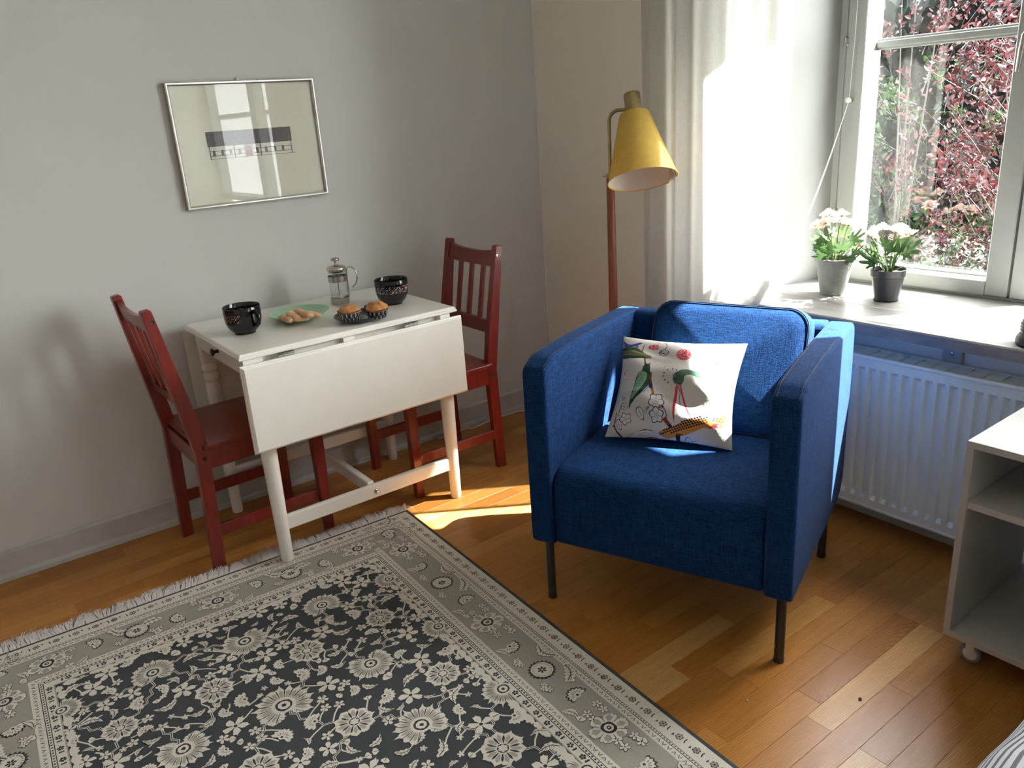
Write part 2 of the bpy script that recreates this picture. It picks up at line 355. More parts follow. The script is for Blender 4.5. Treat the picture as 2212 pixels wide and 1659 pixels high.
def stripes():
    t = NT('grey_striped_cotton'); tc = t.n('ShaderNodeTexCoord'); sp = t.n('ShaderNodeSeparateXYZ'); t.t.links.new(tc.outputs['Object'], sp.inputs[0])
    y = t.math('ADD', t.math('ADD', sp.outputs[1], t.math('MULTIPLY', sp.outputs[2], -0.9)), t.math('MULTIPLY', t.noise(t.coord(), 7, 2), 0.02))
    f = t.math('LESS_THAN', t.math('FRACT', t.math('MULTIPLY', y, 1/0.0125)), 0.42)
    return t.done(t.bsdf(t.mix(f, (0.62, 0.63, 0.68, 1), (0.16, 0.15, 0.18, 1)), 0.85, 0, t.bump(t.noise(t.coord(), 9, 3), 0.6, 0.02)))
MT['stripe'] = stripes()
def attr_mat():
    t = NT('printed_cotton'); a = t.n('ShaderNodeAttribute', attribute_name='print')
    n = t.noise(t.coord(), 30, 3)
    return t.done(t.bsdf(a.outputs['Color'], 0.8, 0, t.bump(n, 0.25, 0.01), Specular_IOR_Level=0.2))
MT['print'] = attr_mat()
# ------------------------------------------------------------ room shell
XL, YB, ZC = -5.2, -6.2, 2.80
def struct(name, bm, m, parent=None, **k):
    o = obj(name, bm, m, parent, **k)
    if parent is None: o['kind'] = 'structure'
    return o
bm = NB(); box(bm, XL-.1, 0.5, YB-.1, .15, -0.12, -0.014); floor = struct('floor', bm, MT['subfloor'])
# planks: 65 mm strips along X; the 290 nearest each an object, the rest one part
rp = random.Random(11); PW = 0.0655; cnt = 0; far = []
RUG = ((-1.152, -0.542), (-0.0479, -0.99885), (-0.99885, 0.0479))
def under_rug(x, y):
    dx, dy = x-RUG[0][0], y-RUG[0][1]; v = dx*RUG[1][0]+dy*RUG[1][1]; u = dx*RUG[2][0]+dy*RUG[2][1]
    return 0.06 < u < 1.39 and 0.08 < v < 2.2
meshes = {}
def in_frame(p, mg=0.02):
    d = Vector(p) - camo.matrix_world.translation; z = d.dot(_f)
    if z < 0.2: return False
    x = d.dot(_r)/z*1718.4/2212; yy = d.dot(_u)/z*1718.4/2212
    return abs(x) < 0.5+mg and abs(yy) < 0.375+mg
def plank_mesh(L):
    if L not in meshes:
        b = NB(); box(b, -L/2+.0002, L/2-.0002, -PW/2+.0002, PW/2-.0002, -0.0138, 0, 0.0004, 1)
        me = bpy.data.meshes.new('plank'); b.to_mesh(me); b.free(); me.materials.append(MT['plank']); meshes[L] = me
    return meshes[L]
row = 0; y = -PW/2
while y > YB+0.1:
    x = 0.0 - rp.uniform(0, .35)-0.0; first = True
    xs = 0.0
    while xs > XL+0.1:
        L = rp.choice((0.28, 0.34, 0.40, 0.46, 0.52, 0.20))
        if first: L = rp.choice((0.2, 0.28, 0.34, 0.46)); first = False
        if xs-L < XL+0.1: L = round(xs-XL-0.1, 3)+.001
        xc = xs-L/2
        vis = any(in_frame((px, y, 0)) for px in (xc-L/2, xc, xc+L/2))
        covered = all(under_rug(px, py) for px in (xc-L/2, xc+L/2) for py in (y-PW/2, y+PW/2))
        if vis and not covered and cnt < 295 and L > .1:
            o = bpy.data.objects.new('plank', plank_mesh(round(L, 3))); link(o, floor); o.location = (xc, y, 0); cnt += 1
        else: far.append((xc, y, L))
        xs -= L
    y -= PW; row += 1
v, f = [], []
for xc, yc, L in far:
    k = len(v); a, b = L/2-.0002, PW/2-.0002
    for sx, sy, z in ((-1, -1, 0), (1, -1, 0), (1, 1, 0), (-1, 1, 0), (-1, -1, -.0138), (1, -1, -.0138), (1, 1, -.0138), (-1, 1, -.0138)): v.append((xc+sx*a, yc+sy*b, z))
    f += [(k, k+1, k+2, k+3), (k, k+4, k+5, k+1), (k+1, k+5, k+6, k+2), (k+2, k+6, k+7, k+3), (k+3, k+7, k+4, k)]
o = pyobj('planking', v, f, MT['planks'], floor); o['kind'] = 'stuff'

bm = NB(); box(bm, XL, 0.0, 0.0, 0.12, -0.1, ZC); struct('wall_left', bm, MT['wall_grey'])
bm = NB(); box(bm, XL-.12, XL, YB, .12, -0.1, ZC); struct('wall_back', bm, MT['ceiling'])
bm = NB(); box(bm, XL, 0.52, YB-.12, YB, -0.1, ZC); struct('wall_right', bm, MT['ceiling'])
bm = NB(); box(bm, XL-.12, 0.62, YB-.12, .12, ZC, ZC+.1); struct('ceiling', bm, MT['ceiling'])
W1 = (-1.21, -2.55); W2 = (-3.22, -5.88); ZS, ZT = 0.70, 2.395
TH = 0.52; OL, OR_ = -1.155, -2.605      # the reveals splay outwards into the room
bm = NB()
box(bm, 0, TH, OL, 0.12, -0.1, ZC); box(bm, 0, TH, OR_, OL, -0.1, ZS-.04); box(bm, 0, TH, OR_, OL, ZT, ZC)
box(bm, 0, TH, W2[0], OR_, -0.1, ZC); box(bm, 0, TH, W2[1], W2[0], -0.1, ZS-.04); box(bm, 0, TH, W2[1], W2[0], ZT, ZC); box(bm, 0, TH, YB, W2[1], -0.1, ZC)
wf = struct('wall_front', bm, MT['wall_beige'])
# white reveals lining the first window
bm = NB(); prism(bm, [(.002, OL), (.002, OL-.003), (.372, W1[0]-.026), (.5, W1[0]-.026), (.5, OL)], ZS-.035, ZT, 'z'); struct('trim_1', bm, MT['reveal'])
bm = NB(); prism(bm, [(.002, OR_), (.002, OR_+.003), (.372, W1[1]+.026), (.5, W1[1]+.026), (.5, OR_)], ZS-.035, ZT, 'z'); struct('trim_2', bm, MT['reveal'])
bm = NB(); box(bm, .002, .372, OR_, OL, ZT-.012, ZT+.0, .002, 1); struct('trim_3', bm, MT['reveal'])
# baseboards
bm = NB()
prism(bm, [(-0.0005, 0), (-0.022, 0), (-0.022, .014), (-0.016, .022), (-0.012, .024), (-0.012, .094), (-0.006, .103), (-0.0005, .103)], XL, -0.001, 'x')
struct('baseboard_left', bm, MT['base_grey'])
bm = NB(); box(bm, -.012, -.0005, YB, -0.024, 0, .095, .003, 2); struct('baseboard_front', bm, MT['base_grey'])
# narrow painted edge bead where the two wall paints meet
bm = NB(); box(bm, -.004, -.0005, -.0075, -.0005, .105, ZC, .001, 1); struct('trim_4', bm, MT['ceiling'])

# window sill: marble slab with a run groove
bm = NB()
prism(bm, [(-.125, .662), (-.125, .694), (-.121, .6985), (-.113, .70), (.372, .70), (.372, .662)], W1[0]+.075, W1[1]-.08, 'y')
sill = struct('window_sill', bm, MT['marble'])
bm = NB(); box(bm, .062, .066, W1[1]-.05, W1[0]+.0, .6996, .7003); struct('joint', bm, MT['art_line'], sill)

# windows
def window(name, y0, y1, det):
    fr = NB(); X0, X1 = .372, .50
    box(fr, X0, X1, y0-.04, y0, ZS, ZT, .003, 1); box(fr, X0, X1, y1, y1+.04, ZS, ZT, .003, 1)
    box(fr, X0+.0, X1, y1+.04, y0-.04, ZT-.04, ZT, .003, 1); box(fr, X0, X1, y1+.04, y0-.04, ZS, ZS+.008, 0)
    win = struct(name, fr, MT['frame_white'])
    ym = (y0+y1)/2; half = (y0-.043) - (ym+.004)
    for i in range(2):
        a = y0-.043 if i == 0 else ym-.004      # left edge
        b = a - half                             # right edge
        s = NB(); S = .068; xf = .366; xb = .472
        box(s, xf, xb, a-S, a, ZS+.01, ZT-.045, .003, 1); box(s, xf, xb, b, b+S, ZS+.01, ZT-.045, .003, 1)
        box(s, xf, xb, b+S, a-S, ZS+.01, ZS+.055, .0, 1); box(s, xf, xb, b+S, a-S, ZT-.10, ZT-.045, .0, 1)
        # glazing bead
        box(s, .44, xb-.004, b+S, a-S, ZS+.055, ZS+.063, 0)
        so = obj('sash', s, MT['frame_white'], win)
        m = NB(); box(m, .446, .470, b+S, a-S, 1.492, 1.528, .003, 2); box(m, .438, .447, b+S, a-S, 1.500, 1.520, .003, 2); obj('muntin', m, MT['frame_white'], so)
        for (z0, z1) in ((ZS+.056, 1.494), (1.526, ZT-.101)):
            g = NB(); box(g, .456, .459, b+S+.001, a-S-.001, z0, z1); obj('pane', g, MT['pane'] if det else MT['diffusing'], so)
        if det and i == 0:
            for z in (1.51, .93):
                h = NB(); lathe(h, [(0, 0), (.006, 0), (.006, .03), (.004, .033), (0, .034)], 10, Matrix.Translation((.362, a+.002, z))); box(h, .362, .368, a-.008, a+.010, z+.004, z+.028, .001, 1); obj('hinge', h, MT['steel'], win, 40)
        if det and i == 0:
            l = NB(); box(l, .357, .366, b-.002, b+.030, 1.42, 1.56, .002, 2); obj('latch_plate', l, MT['steel'], win)
            l = NB(); tube(l, [(.352, b+.02, 1.50), (.340, b+.028, 1.502), (.336, b+.036, 1.49), (.338, b+.040, 1.45), (.338, b+.043, 1.39)], [.005, .006, .007, .0075, .006], 10); obj('latch_handle', l, MT['steel'], win, 60)
    # outer dark-free sheet-metal ledge
    l = NB(); box(l, .50, .64, y1+.04, y0-.04, ZS-.03, ZS-.01); obj('outer_ledge', l, MT['frame_white'], win)
    return win
window('window_1', W1[0]-.012, W1[1]+.012, True)
window('unseen_window_2', W2[0], W2[1], False)  # unseen second window, widened and given diffusing panes to soften the fill light
# ------------------------------------------------------------ red slat-back chairs
def chair(label, loc, rz, src=None, kn=1):
    c = thing('dining_chair', label, 'chair', loc, rz, 'red dining chairs at the drop-leaf table')
    H = 0.90
    for s in (1, -1):
        y = s*.168
        b = NB()
        post = [(-.019, 0), (.019, 0), (.036, .37), (.038, .44), (.020, .56), (-.042, .895), (-.048, .90), (-.070, .897), (-.072, .892), (-.018, .52), (-.004, .42), (-.006, .36)]
        prism(b, post, y-.0145, y+.0145, 'y', .0025, 1); obj('back_leg', b, MT['red'], c, 35)
        b = NB(); prism(b, [(.378+.02*0, 0), (.408, 0), (.416, .425), (.372, .425)], s*.178-.016, s*.178+.016, 'y', .0025, 1); obj('front_leg', b, MT['red'], c, 35)
        b = NB(); box(b, .0, .385, s*.172-.008, s*.172+.008, .128, .168, .002, 1); obj('stretcher', b, MT['red'], c)
        b = NB(); box(b, .02, .39, s*.172-.009, s*.172+.009, .365, .432, .002, 1); obj('seat_rail', b, MT['red'], c)
        for (px, pz) in ((-.045, .862), (.020, .405)):
            b = NB(); lathe(b, [(.0065, 0), (.0065, .0012), (.0045, .0016), (.0025, .0008), (0, .0008)], 12, Matrix.Translation((px, y+s*.0145, pz)) @ Matrix.Rotation(-s*PI/2, 4, 'X'))
            o = obj('screw', b, MT['black'] if pz < .5 else MT['steel' if kn == 2 else 'black'], c)
    b = NB(); box(b, .385, .403, -.165, .165, .365, .432, .002, 1); obj('seat_rail', b, MT['red'], c)
    b = NB(); box(b, .006, .024, -.155, .155, .365, .425, .002, 1); obj('seat_rail', b, MT['red'], c)
    b = NB(); prism(b, [(.012, -.152), (.022, -.192), (.424, -.196), (.428, -.190), (.428, .190), (.424, .196), (.022, .192), (.012, .152)], .432, .450, 'z', .004, 2); obj('seat', b, MT['red'], c, 40)
    # top rail dips in the middle; profile in (y, z), placed on the raked back
    def rail(name, z0, z1, dip, xt, xb):
        n = 14; top = [(-.155+.31*i/n, z1-dip*(math.sin(PI*i/n)**.6 if 0 < i < n else 0)) for i in range(n+1)]
        b = NB(); vs = prism(b, [(-.155, z0), (.155, z0)] + top[::-1], -.008, .008, 'x')
        bmesh.ops.recalc_face_normals(b, faces=b.faces)
        for v in b.verts:
            t = (v.co.z-.56)/(.895-.56); v.co.x += .003 + (-.057-.003)*t - .006*math.cos(v.co.y/.155*PI/2)
        obj(name, b, MT['red'], c, 40)
    rail('top_rail', .818, .884, .016, 0, 0); rail('lower_rail', .566, .612, 0, 0, 0)
    for k in (-1, 0, 1):
        b = NB(); y = k*.079
        box(b, -.006, .006, y-.012, y+.012, .606, .822, .002, 1)
        for v in b.verts: t = (v.co.z-.56)/(.895-.56); v.co.x += .003-.060*t-.006
        obj('slat', b, MT['red'], c)
    return c
chair('red painted slat-back chair left of the table, its seat pushed under near drawer', (-1.826, -.297, 0), .028)
chair('red painted slat-back chair right of the table, nearer the room corner', (-.659, -.297, 0), 3.128, kn=2)

# ------------------------------------------------------------ white drop-leaf table
TX0, TX1, TY0, TY1 = -1.679, -.899, -.608, -.034
tb = thing('drop_leaf_table', 'white drop-leaf table with turned legs and both leaves folded down, against grey wall', 'table', ((TX0+TX1)/2, (TY0+TY1)/2, 0))
tx, ty = (TX0+TX1)/2, (TY0+TY1)/2; hx, hy = (TX1-TX0)/2, (TY1-TY0)/2
WL = MT['white_lac']
def edge_slab(bm, x0, x1, y0, y1, z0, z1):
    """board with a stepped ogee edge"""
    prof = [(0.004, 0), (0.0, .003), (0.0, .008), (.0035, .011), (.0035, .0135), (.0065, .0175), (.009, .019)]
    h = z1-z0; rings = []
    for ins, zz in prof:
        z = z0+zz/.019*h; rings.append([bm.verts.new(p) for p in ((x0+ins, y0+ins, z), (x1-ins, y0+ins, z), (x1-ins, y1-ins, z), (x0+ins, y1-ins, z))])
    bm.faces.new(rings[0][::-1]); bm.faces.new(rings[-1])
    for a, b in zip(rings, rings[1:]):
        for k in range(4): bm.faces.new((a[k], a[(k+1) % 4], b[(k+1) % 4], b[k]))
b = NB(); edge_slab(b, -hx, hx, -hy, hy, .721, .740); obj('tabletop', b, WL, tb, 30)
AZ = .652
b = NB()
box(b, -hx+.045, hx-.045, -hy+.022, -hy+.040, AZ, .721, .001, 1); box(b, -hx+.045, hx-.045, hy-.036, hy-.018, AZ, .721, .001, 1)
box(b, hx-.045, hx-.027, -hy+.05, hy-.04, AZ, .721, .001, 1); obj('apron', b, WL, tb)
b = NB(); box(b, -hx+.030, -hx+.046, -hy+.052, hy-.046, AZ, .719, .002, 1); dr = obj('drawer', b, WL, tb)
b = NB(); lathe(b, [(.0, 0), (.006, 0), (.005, .008), (.007, .014), (.0125, .018), (.0125, .022), (.008, .025), (0, .0255)], 20, Matrix.Translation((-hx+.030, .02, .689)) @ Matrix.Rotation(-PI/2, 4, 'Y')); obj('knob', b, MT['black'], dr, 50)
legprof = [(0, .0), (.0185, .0), (.0205, .006), (.0215, .10), (.0245, .30), (.0265, .45), (.0265, .515), (.0245, .522), (.0245, .528), (.0285, .533), (.0300, .545), (.0285, .557), (.0245, .562), (.0245, .568), (.0285, .573), (.0285, .583), (.0250, .590), (.0245, .600), (0, .600)]
for sx in (-1, 1):
    for sy in (-1, 1):
        b = NB(); gz = .009 if (sy < 0 and sx < 0) else 0.0
        lx, ly = sx*(hx-.052), sy*(hy-.040)
        pf = [(r, max(z, gz)) for r, z in legprof]; pf[1] = (.0185, gz); pf[2] = (.0205, gz+.006); pf[0] = (0, gz)
        lathe(b, pf, 28); box(b, -.026, .026, -.024, .024, .598, .721, .004, 2)
        obj('leg', b, WL, tb, 35, (lx, ly, 0))
b = NB(); box(b, -hx+.066, hx-.066, -hy+.030, -hy+.050, .118, .168, .004, 2); st = obj('stretcher', b, WL, tb)
b2 = NB(); lathe(b2, [(.0, .004), (.004, .004), (.008, .0025), (.0088, 0), (0, 0)][::-1], 16, Matrix.Translation((.008, -hy+.030, .142)) @ Matrix.Rotation(PI/2, 4, 'X')); obj('bolt', b2, MT['steel'], st, 60)
b = NB(); box(b, -hx+.066, hx-.066, hy-.056, hy-.036, .140, .186, .004, 2); obj('stretcher', b, WL, tb)
b = NB(); box(b, -.013, .013, -hy+.050, hy-.056, .130, .176, .003, 1); obj('stretcher', b, WL, tb)
# near leaf (hangs) and far leaf
def leaf(y0, y1):
    b = NB(); x0, x1, z0, z1 = -hx-.006, hx+.006, .426, .7095
    out = -1 if y0 < 0 else 1
    ys = (y0, y1) if out < 0 else (y1, y0)
    pr = [(0.000, ys[1]), (0, ys[1]+(ys[0]-ys[1])*.45), (.0035, ys[1]+(ys[0]-ys[1])*.55), (.0035, ys[1]+(ys[0]-ys[1])*.75), (.009, ys[0])]
    rings = [[b.verts.new(p) for p in ((x0+i, y, z0+i), (x1-i, y, z0+i), (x1-i, y, z1-i), (x0+i, y, z1-i))] for i, y in pr]
    b.faces.new(rings[0]); b.faces.new(rings[-1][::-1])
    for A, B in zip(rings, rings[1:]):
        for k in range(4): b.faces.new((A[k], A[(k+1) % 4], B[(k+1) % 4], B[k]))
    return obj('drop_leaf', b, WL, tb, 30)
leaf(-hy-.025, -hy-.006); leaf(hy+.004, hy+.022)
for hxx in (-.245, .20):
    b = NB()
    for k in range(3): tube(b, [(hxx-.027+.018*k, -hy-.006, .7135), (hxx-.011+.018*k, -hy-.006, .7135)], .0034, 8)
    box(b, hxx-.026, hxx+.026, -hy-.006, -hy-.004, .700, .7130); box(b, hxx-.026, hxx+.026, -hy-.007, -hy+.02, .7195, .7207); obj('hinge', b, MT['steel'], tb, 60)
for bx in (-.03, .34, -.36):
    b = NB(); box(b, bx-.02, bx+.02, -hy+.001, -hy+.024, .69, .7205, .001, 1); obj('glide_block', b, WL, tb)

# ------------------------------------------------------------ blue armchair
AC = thing('armchair', 'blue fabric boxy armchair with slim dark legs, in front of the radiator', 'armchair', (-.713, -1.523, 0), 3.519)
BL = MT['blue']
def soft_prism(bm, poly, y0, y1, r, n=4, bulge=0.0):
    """upholstered panel: outline in (x, z) between y0 and y1 with rounded edges"""
    if sum(a[0]*b[1]-b[0]*a[1] for a, b in zip(poly, poly[1:]+poly[:1])) < 0: poly = poly[::-1]
    N = len(poly); nr = []
    for i in range(N):
        a, b, c = poly[i-1], poly[i], poly[(i+1) % N]
        e1 = Vector((b[0]-a[0], b[1]-a[1])).normalized(); e2 = Vector((c[0]-b[0], c[1]-b[1])).normalized(); t = (e1+e2).normalized(); nr.append((-t.y, t.x))
    rows = [(y0+r*(1-math.cos(R(90*k/n))), r*(1-math.sin(R(90*k/n)))) for k in range(n+1)]
    rows += [(y1-r*(1-math.cos(R(90*k/n))), r*(1-math.sin(R(90*k/n)))) for k in range(n, -1, -1)]
    rings = [[bm.verts.new((p[0]+q[0]*ins, y, p[1]+q[1]*ins)) for p, q in zip(poly, nr)] for y, ins in rows]
    for A, B in zip(rings, rings[1:]):
        for k in range(N): bm.faces.new((A[k], A[(k+1) % N], B[(k+1) % N], B[k]))
    bm.faces.new(rings[0]); bm.faces.new(rings[-1][::-1])
def arm(s):
    b = NB()
    o = [(.338, .232)] + arc(.303, .705, .035, 0, 52, 4) + arc(.262, .672, .082, 52, 84, 3) + [(.10, .757), (-.10, .752), (-.26, .747)] + arc(-.305, .705, .040, 85, 175, 4) + [(-.350, .60), (-.335, .40)] + arc(-.245, .290, .088, 180, 262, 5) + [(-.10, .200), (.20, .200)] + arc(.313, .225, .025, 270, 340, 3)
    y0, y1 = (s*.292, s*.362) if s > 0 else (s*.362, s*.292)
    soft_prism(b, o, y0, y1, .011)
    a = obj('armrest', b, BL, AC, 50)
    for yy in (y0+.0100, y1-.0100):  # seam lines
        p = NB(); q = [(x + (.0012 if x > 0 else -.0012)*0, yy, z+.0004) for x, z in o if z > .24 and x > -.28]
        cx, cz = 0, .48
        q = [(cx+(x-cx)*.9995, yyy, cz+(z-cz)*.9995) for x, yyy, z in q]; tube(p, q[1:-1], .0011, 6); obj('seam', p, MT['piping'], a, 60)
arm(1); arm(-1)
# seat block, rounded front edge
b = NB(); o = [(-.20, .21)] + [(.300, .207)] + arc(.308, .225, .018, -80, -5, 3) + [(.328, .34)] + arc(.262, .370, .066, 0, 78, 6) + [(.15, .443), (0, .447), (-.20, .44)]
soft_prism(b, o, -.2895, .2895, .010); obj('seat', b, BL, AC, 50)
# back shell
b = NB(); o = [(-.24, .22), (-.235, .44), (-.262, .70)] + arc(-.288, .718, .026, 0, 100, 4) + arc(-.31, .712, .034, 100, 180, 4) + [(-.348, .60), (-.332, .40)] + arc(-.25, .29, .08, 180, 262, 4)
soft_prism(b, o, -.2915, .2915, .004); obj('back_shell', b, BL, AC, 50)
# loose back cushion
def puff(bm, W, H, T, n=26, e=5.0, sag=0.0, corner=0.06):
    """pillow block: superellipse outline, domed faces; local x = thickness, y = width, z = height"""
    def pt(u, v, side):
        k = 1-max(abs(u), abs(v))**6*0
        m = (1-abs(u)**e)*(1-abs(v)**e); m = max(m, 0)**.42
        # rounded-square outline
        r = max(abs(u), abs(v)); 
        if r > 1e-6:
            q = (abs(u)**7+abs(v)**7)**(1/7); f = r/q if q > 0 else 1
            f = 1-(1-f)*min(1, r*r)
        else: f = 1
        return (side*(T/2)*m, u*f*W/2, v*f*H/2 - sag*(1-u*u)*(v+1)/2)
    g = {}
    for side in (1, -1):
        for i in range(n+1):
            for j in range(n+1):
                u, v = -1+2*i/n, -1+2*j/n; u = math.sin(u*PI/2); v = math.sin(v*PI/2)
                if side == -1 and (i in (0, n) or j in (0, n)): g[(side, i, j)] = g[(1, i, j)]; continue
                g[(side, i, j)] = bm.verts.new(pt(u, v, side))
        for i in range(n):
            for j in range(n):
                q = (g[(side, i, j)], g[(side, i+1, j)], g[(side, i+1, j+1)], g[(side, i, j+1)])
                bm.faces.new(q if side == 1 else q[::-1])
    return g
def box_cushion(W, H, T, rc, rb):
    b = NB(); o = []
    for cx, cy, a in ((W/2-rc, H/2-rc, 0), (-W/2+rc, H/2-rc, 90), (-W/2+rc, -H/2+rc*.5, 180), (W/2-rc, -H/2+rc*.5, 270)):
        r = rc if a < 180 else rc*.5
        cx = (W/2-r) if a in (0, 270) else -(W/2-r)
        o += arc(cx, cy, r, a, a+90, 6)
    return b, o
W, H, T = .468, .380, .12
b, o = box_cushion(W, H, T, .060, .02)
n = len(o); rings = []
prof = [(-T/2, .965, 0), (-T/2+.008, .988, 0), (-T/2+.02, 1.0, 0), (0, 1.012, 0), (T/2-.02, 1.0, 0), (T/2-.008, .988, 0), (T/2, .965, 0)]
for x, s, _ in prof: rings.append([b.verts.new((x, p[0]*s, p[1]*s)) for p in o])
for A, B in zip(rings, rings[1:]):
    for k in range(n): b.faces.new((A[k], A[(k+1) % n], B[(k+1) % n], B[k]))
for rg, sg in ((rings[0], -1), (rings[-1], 1)):
    prev = rg
    for t in (.85, .65, .4, .15):
        cur = [b.verts.new((sg*(T/2+.036*(1-t*t)), o[k][0]*.965*t, o[k][1]*.965*t)) for k in range(n)]
        for k in range(n): b.faces.new((prev[k], prev[(k+1) % n], cur[(k+1) % n], cur[k]))
        prev = cur
    b.faces.new(prev)
for v in b.verts:  # slumped, soft
    v.co.x += .006*math.sin(v.co.y*13+1)*math.cos(v.co.z*11); v.co.z += (-.010*math.exp(-((v.co.y-.02)/.09)**2) if v.co.z > .1 else 0)
TM = Matrix.Translation((-.216, .030, .598)) @ Matrix.Rotation(R(-23), 4, 'Y')
cush = obj('back_cushion', b, BL, AC, 60); cush.matrix_local = TM
for x in (T/2-.004,):
    p = NB(); q = [(x+.003, a[0]*.985, a[1]*.985) for a in o]; q = q+[q[0]]
    q = [(a[0]+.006*math.sin(a[1]*13+1)*math.cos(a[2]*11), a[1], a[2]+(-.010*math.exp(-((a[1]-.02)/.09)**2) if a[2] > .1 else 0)) for a in q]
    tube(p, q, .0017, 6, False); obj('piping', p, MT['piping'], cush, 60)
for lx, ly in ((.29, .33), (.29, -.33), (-.265, .325), (-.265, -.325)):
    b = NB(); tube(b, [(lx, ly, .212 if lx > 0 else .26), (lx, ly, .012)], .0125, 16); lg = obj('leg', b, MT['dark_leg'], AC, 50)
    b = NB(); tube(b, [(lx, ly, .012), (lx, ly, 0)], .0135, 16); obj('foot_cap', b, MT['black'], lg, 50)

# ------------------------------------------------------------ radiator
rd = thing('radiator', 'white ribbed panel radiator under the marble window sill', 'radiator', (-.11, -2.15, .085))
RW, RH = .70, .50      # half width, height
b = NB()
gp = .0348; g0 = 0.506  # groove phase: one centre at y=-1.644
grooves = [g0-gp*k for k in range(0, 40) if abs(g0-gp*k) < RW-.02] + [g0+gp*k for k in range(1, 30) if abs(g0+gp*k) < RW-.02]
grooves.sort(); ys = [-RW]; 
zr = [0, .030, .042, RH-.042, RH-.030, RH]
cols = [(-RW, 0)]
for g in grooves: cols += [(g-.0110, 0), (g-.0065, 1), (g+.0065, 1), (g+.0110, 0)]
cols.append((RW, 0)); dep = [0, 0, 1, 1, 0, 0]
vv = [[b.verts.new((.012*c[1]*d, c[0], z)) for z, d in zip(zr, dep)] for c in cols]
for A, B in zip(vv, vv[1:]):
    for k in range(len(zr)-1): b.faces.new((A[k], B[k], B[k+1], A[k+1]))
obj('front_panel', b, MT['rad'], rd, 25)
b = NB(); box(b, .0125, .085, -RW, RW, 0, RH-.006, .002, 1); obj('body', b, MT['rad'], rd)
b = NB(); box(b, -.003, .0, -RW, RW, -.002, .006, .001, 1); box(b, -.0035, .0075, -RW, RW, RH-.004, RH+.008, .003, 2); obj('edge_trim', b, MT['rad'], rd)
b = NB()
for k in range(7): x = .014+k*.0108; box(b, x, x+.0022, -RW+.004, RW-.004, RH+.001, RH+.005)
kk = -RW+.02
while kk < RW: box(b, .0075, .086, kk, kk+.0028, RH-.001, RH+.0065); kk += .0475
box(b, .0835, .0875, -RW, RW, RH-.006, RH+.008, .001, 1)
o_ = obj('top_grille', b, MT['rad'], rd); o_['kind'] = 'stuff'
# wall brackets with screws, between radiator and sill
for k, yy in enumerate((-1.90, -2.14)):
    br = thing('wall_bracket', ('cream wall plate with a crosshead screw above the radiator, %s' % ('left one under the sill', 'right one near the stacked blocks')[k]), 'bracket', (-.0005, yy, .60), 0, 'brackets behind the radiator')
    b = NB(); box(b, -.012, 0, -.028, .028, -.015, .058, .002, 1); obj('plate', b, MT['white_lam'], br)
    b = NB(); lathe(b, [(.0062, 0), (.0062, .001), (.004, .0022), (0, .0024)], 14, Matrix.Translation((-.012, .0, .018)) @ Matrix.Rotation(-PI/2, 4, 'Y')); obj('screw', b, MT['steel'], br, 50)

# ------------------------------------------------------------ white cart on casters
ct = thing('rolling_cart', 'white laminate open shelf cart on casters beside the radiator', 'cart', (-.36, -2.377, 0))
cx, cyy, cz0, cz1 = .20, .182, .075, .598
WM = MT['white_lam']
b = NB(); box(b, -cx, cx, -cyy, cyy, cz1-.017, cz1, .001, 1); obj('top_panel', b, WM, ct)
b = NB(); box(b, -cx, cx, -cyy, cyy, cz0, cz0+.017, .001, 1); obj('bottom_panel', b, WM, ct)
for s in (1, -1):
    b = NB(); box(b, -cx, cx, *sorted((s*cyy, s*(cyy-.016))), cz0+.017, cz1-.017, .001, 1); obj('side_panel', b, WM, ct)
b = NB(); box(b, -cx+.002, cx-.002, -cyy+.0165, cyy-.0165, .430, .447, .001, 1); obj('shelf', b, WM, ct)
for sx in (-1, 1):
    for sy in (-1, 1):
        px, py = sx*(cx-.045), sy*(cyy-.055)
        b = NB(); box(b, px-.014, px+.014, py-.018, py+.018, cz0-.004, cz0-.0001); 
        box(b, px-.014, px-.0115, py-.010, py+.010, .022, cz0-.002, .001, 1); box(b, px+.0115, px+.014, py-.010, py+.010, .022, cz0-.002, .001, 1)
        ca = obj('caster_fork', b, MT['cord'], ct)
        T_ = Matrix.Translation((px, py, .0265)) @ Matrix.Rotation(PI/2, 4, 'Y')
        b = NB(); lathe(b, [(0, -.009), (.018, -.009), (.024, -.0085), (.0265, -.005), (.0265, .005), (.024, .0085), (.018, .009), (0, .009)], 28, T_); obj('wheel', b, MT['rubber'], ca, 40)
        b = NB(); lathe(b, [(0, -.0105), (.015, -.0105), (.018, -.0085), (.018, .0085), (.015, .0105), (0, .0105)], 24, T_); obj('wheel_hub', b, MT['white_lac'], ca, 40)

# ------------------------------------------------------------ floor lamp
lp = thing('floor_lamp', 'floor lamp with a yellow cone shade, brass neck and teak pole, in the corner', 'lamp', (-.30, -.775, 0))
b = NB(); tube(b, [(0, 0, .022), (0, 0, .6), (0, 0, 1.135)], [.0175, .0172, .0150], 24); obj('pole', b, MT['teak'], lp, 50)
b = NB(); lathe(b, [(0, 0), (.125, 0), (.127, .004), (.125, .010), (.03, .020), (.020, .030), (0, .030)], 48); obj('base', b, MT['brass'], lp, 40)
top = Vector((-.2513, -.851, 1.3376)); bot = Vector((-.2984, -.9332, 1.1233)); ax = (bot-top).normalized()
O = Vector((-.30, -.775, 0))
Q = Vector((0, 0, -1)).rotation_difference(ax).to_matrix().to_4x4()
TT = Matrix.Translation(top-O) @ Q
L = (bot-top).length
b = NB(); lathe(b, [(.050, 0), (.0515, 0), (.053, -.003), (.1195, -L), (.1205, -L-.002), (.1205, -L)], 72); bmesh.ops.transform(b, matrix=TT, verts=b.verts)
sh = obj('shade', b, MT['shade'], lp, 40)
